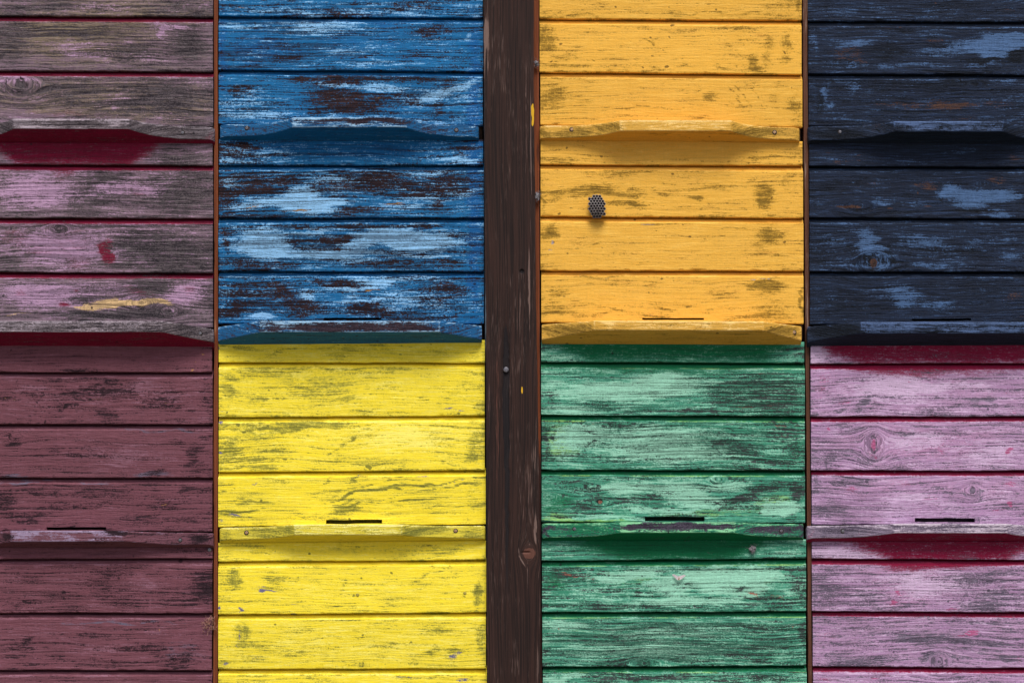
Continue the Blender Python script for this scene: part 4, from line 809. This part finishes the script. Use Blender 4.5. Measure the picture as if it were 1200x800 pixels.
for j in range(-6, 7):
    for i in range(-5, 6):
        lx = (i + (.5 if j % 2 else 0)) * pit; lz = j * pit * .866
        ex, ez = (lx + lz * .12) / (9.4 * PX), lz / (12.8 * PX)
        # the comb is egg shaped, pointed below
        if abs(ex) ** 2.6 + abs(ez) ** 2.3 > 1.06: continue
        dome = -.009 * (1 - ex * ex - ez * ez)
        c = nc + Vector((lx, dome + rr.uniform(-.0006, .0006), lz))
        b0 = tube_hex(V, F, c, (ax + Vector((ex * .25, 0, ez * .22))).normalized(), pit * .585, .007 * rr.uniform(.8, 1.05), .00055)
        caps.append(tuple(range(b0, b0 + 6)))
build('comb', V, F, M_NEST, nest)
V2 = [V[i] for c_ in caps for i in c_]; F2 = [tuple(range(k * 6, k * 6 + 6)) for k in range(len(caps))]
build('cell_floor', V2, F2, M_NESTD, nest)
lathe('stalk', [(.0022, .016), (.0016, .010), (.0018, .006), (.006, .001), (.004, -.001)], M_NESTD, (nc.x, nc.y + .004, nc.z + .004), nest, seg=10)
bpy.context.view_layer.update()

# ------------------------------------------------------------------ moth, cocoons, fibres
mc = at(795, 676, -.003)
def wing(V, F, pts, y0, th):
    n0 = len(V); n = len(pts)
    for (x, z, dy) in pts: V.append((mc.x + x * PX, mc.y + y0 - dy * PX, mc.z - z * PX))
    for (x, z, dy) in pts: V.append((mc.x + x * PX, mc.y + y0 - dy * PX + th, mc.z - z * PX))
    F.append(tuple(range(n0, n0 + n))); F.append(tuple(range(n0 + 2 * n - 1, n0 + n - 1, -1)))
    for k in range(n): F.append((n0 + k, n0 + n + k, n0 + n + (k + 1) % n, n0 + (k + 1) % n))
moth = empty('moth', (mc.x, mc.y, mc.z), 'tiny white moth resting with spread wings on a mint green board', 'moth')
V, F = [], []; wing(V, F, [(-7.2, -3.4, .2), (-5.2, -3.6, .8), (-2.0, -2.2, 1.4), (.1, -1.2, 1.6), (.2, 3.2, 1.2), (-1.6, 3.0, .8), (-3.4, 1.2, .5), (-5.2, -.8, .2), (-6.8, -2.2, .1)], 0, .0003)
build('wing', V, F, M_MOTH, moth)
V, F = [], []; wing(V, F, [(8.4, -2.2, .2), (6.2, -3.0, .8), (3.0, -2.2, 1.4), (.3, -1.2, 1.6), (.4, 3.2, 1.2), (2.4, 2.8, .8), (4.6, 1.2, .5), (7.0, -.6, .2), (8.2, -1.4, .1)], 0, .0003)
build('wing', V, F, M_MOTH, moth)
def blob(name, c, r_, mat, parent=None, sq=(1, 1, 1), amp=.3, sd=1, lat=14, lon=20):
    V, F = [], []; rr = random.Random(sd)
    ph = [(rr.uniform(1, 4), rr.uniform(1, 4), rr.uniform(0, 6), rr.uniform(0, 6)) for _ in range(6)]
    for i in range(lat + 1):
        th = math.pi * i / lat
        for j in range(lon):
            a_ = 2 * math.pi * j / lon
            k = 1 + amp * sum(math.sin(p_[0] * th * 1.5 + p_[2]) * math.sin(round(p_[1]) * a_ + p_[3]) for p_ in ph) / 3
            V.append((c[0] + r_ * sq[0] * k * math.sin(th) * math.cos(a_), c[1] + r_ * sq[1] * k * math.sin(th) * math.sin(a_), c[2] + r_ * sq[2] * k * math.cos(th)))
    for i in range(lat):
        for j in range(lon):
            a_, b_ = i * lon + j, i * lon + (j + 1) % lon
            F.append((a_, a_ + lon, b_ + lon, b_))
    return build(name, V, F, mat, parent, smooth=True)
blob('body', (mc.x + .5 * PX, mc.y - .0014, mc.z - 1.6 * PX), .0016, M_MOTHB, moth, (.6, .6, 1.7), .05, 3)
def fuzz(name, x, y, Y, r_, n, mat, sd, label, cat, parent=None, core=True, long=1.0, rad=.00018):
    """irregular lump of silk / fibre threads"""
    rr = random.Random(sd); c = at(x, y, Y); V, F = [], []
    for k in range(n):
        p0 = c + Vector((rr.gauss(0, .42), rr.gauss(0, .25), rr.gauss(0, .55 * long))) * r_
        d = Vector((rr.uniform(-1, 1), rr.uniform(-.5, .5), rr.uniform(-1, 1))).normalized()
        prev = None; L = r_ * rr.uniform(.5, 1.3)
        for q in range(7):
            pp = p0 + d * (L * (q / 6 - .5)); d = (d + Vector((rr.uniform(-.5, .5), rr.uniform(-.4, .4), rr.uniform(-.5, .5)))).normalized()
            n0 = len(V); rd = rad * (1.3 - abs(q / 3 - 1))
            for s_ in range(4):
                an = s_ * math.pi / 2; o_ = d.orthogonal().normalized()
                V.append(pp + (o_ * math.cos(an) + d.cross(o_) * math.sin(an)) * rd)
            if prev is not None:
                for s_ in range(4): F.append((prev + s_, prev + (s_ + 1) % 4, n0 + (s_ + 1) % 4, n0 + s_))
            prev = n0
    if core:
        t_ = blob('tmp', tuple(c), r_ * .62, mat, None, (1, .7, 1.15 * long), .5, sd); me = t_.data
        n0 = len(V); V += [v.co.copy() for v in me.vertices]; F += [tuple(i + n0 for i in p_.vertices) for p_ in me.polygons]
        bpy.data.objects.remove(t_)
    o = build(name, V, F, mat, parent)
    return tag(o, label, cat)
fuzz('cocoon', 629.6, 230, -.004, 4.4 * PX, 60, M_FLUFF, 3, 'grey silky cocoon stuck between the dark post and the wasp nest board', 'cocoon', long=1.3)
fuzz('cocoon', 628.4, 74.5, -.004, 4.2 * PX, 50, M_FLUFF, 4, 'small dark grey cocoon near the top of the reddish strip beside the post', 'cocoon')
fuzz('cocoon', 882, 643, -.004, 5.0 * PX, 60, M_FLUFF, 8, 'small grey fluffy clump under the right side of the green landing board', 'cocoon', long=.9)
fuzz('fibre_tuft', 245.5, 730, -.002, 8 * PX, 70, M_FIBRE, 6, 'tuft of tangled orange and white fibres at the right end of a maroon board', 'fibres', core=False, long=1.1, rad=.00030)
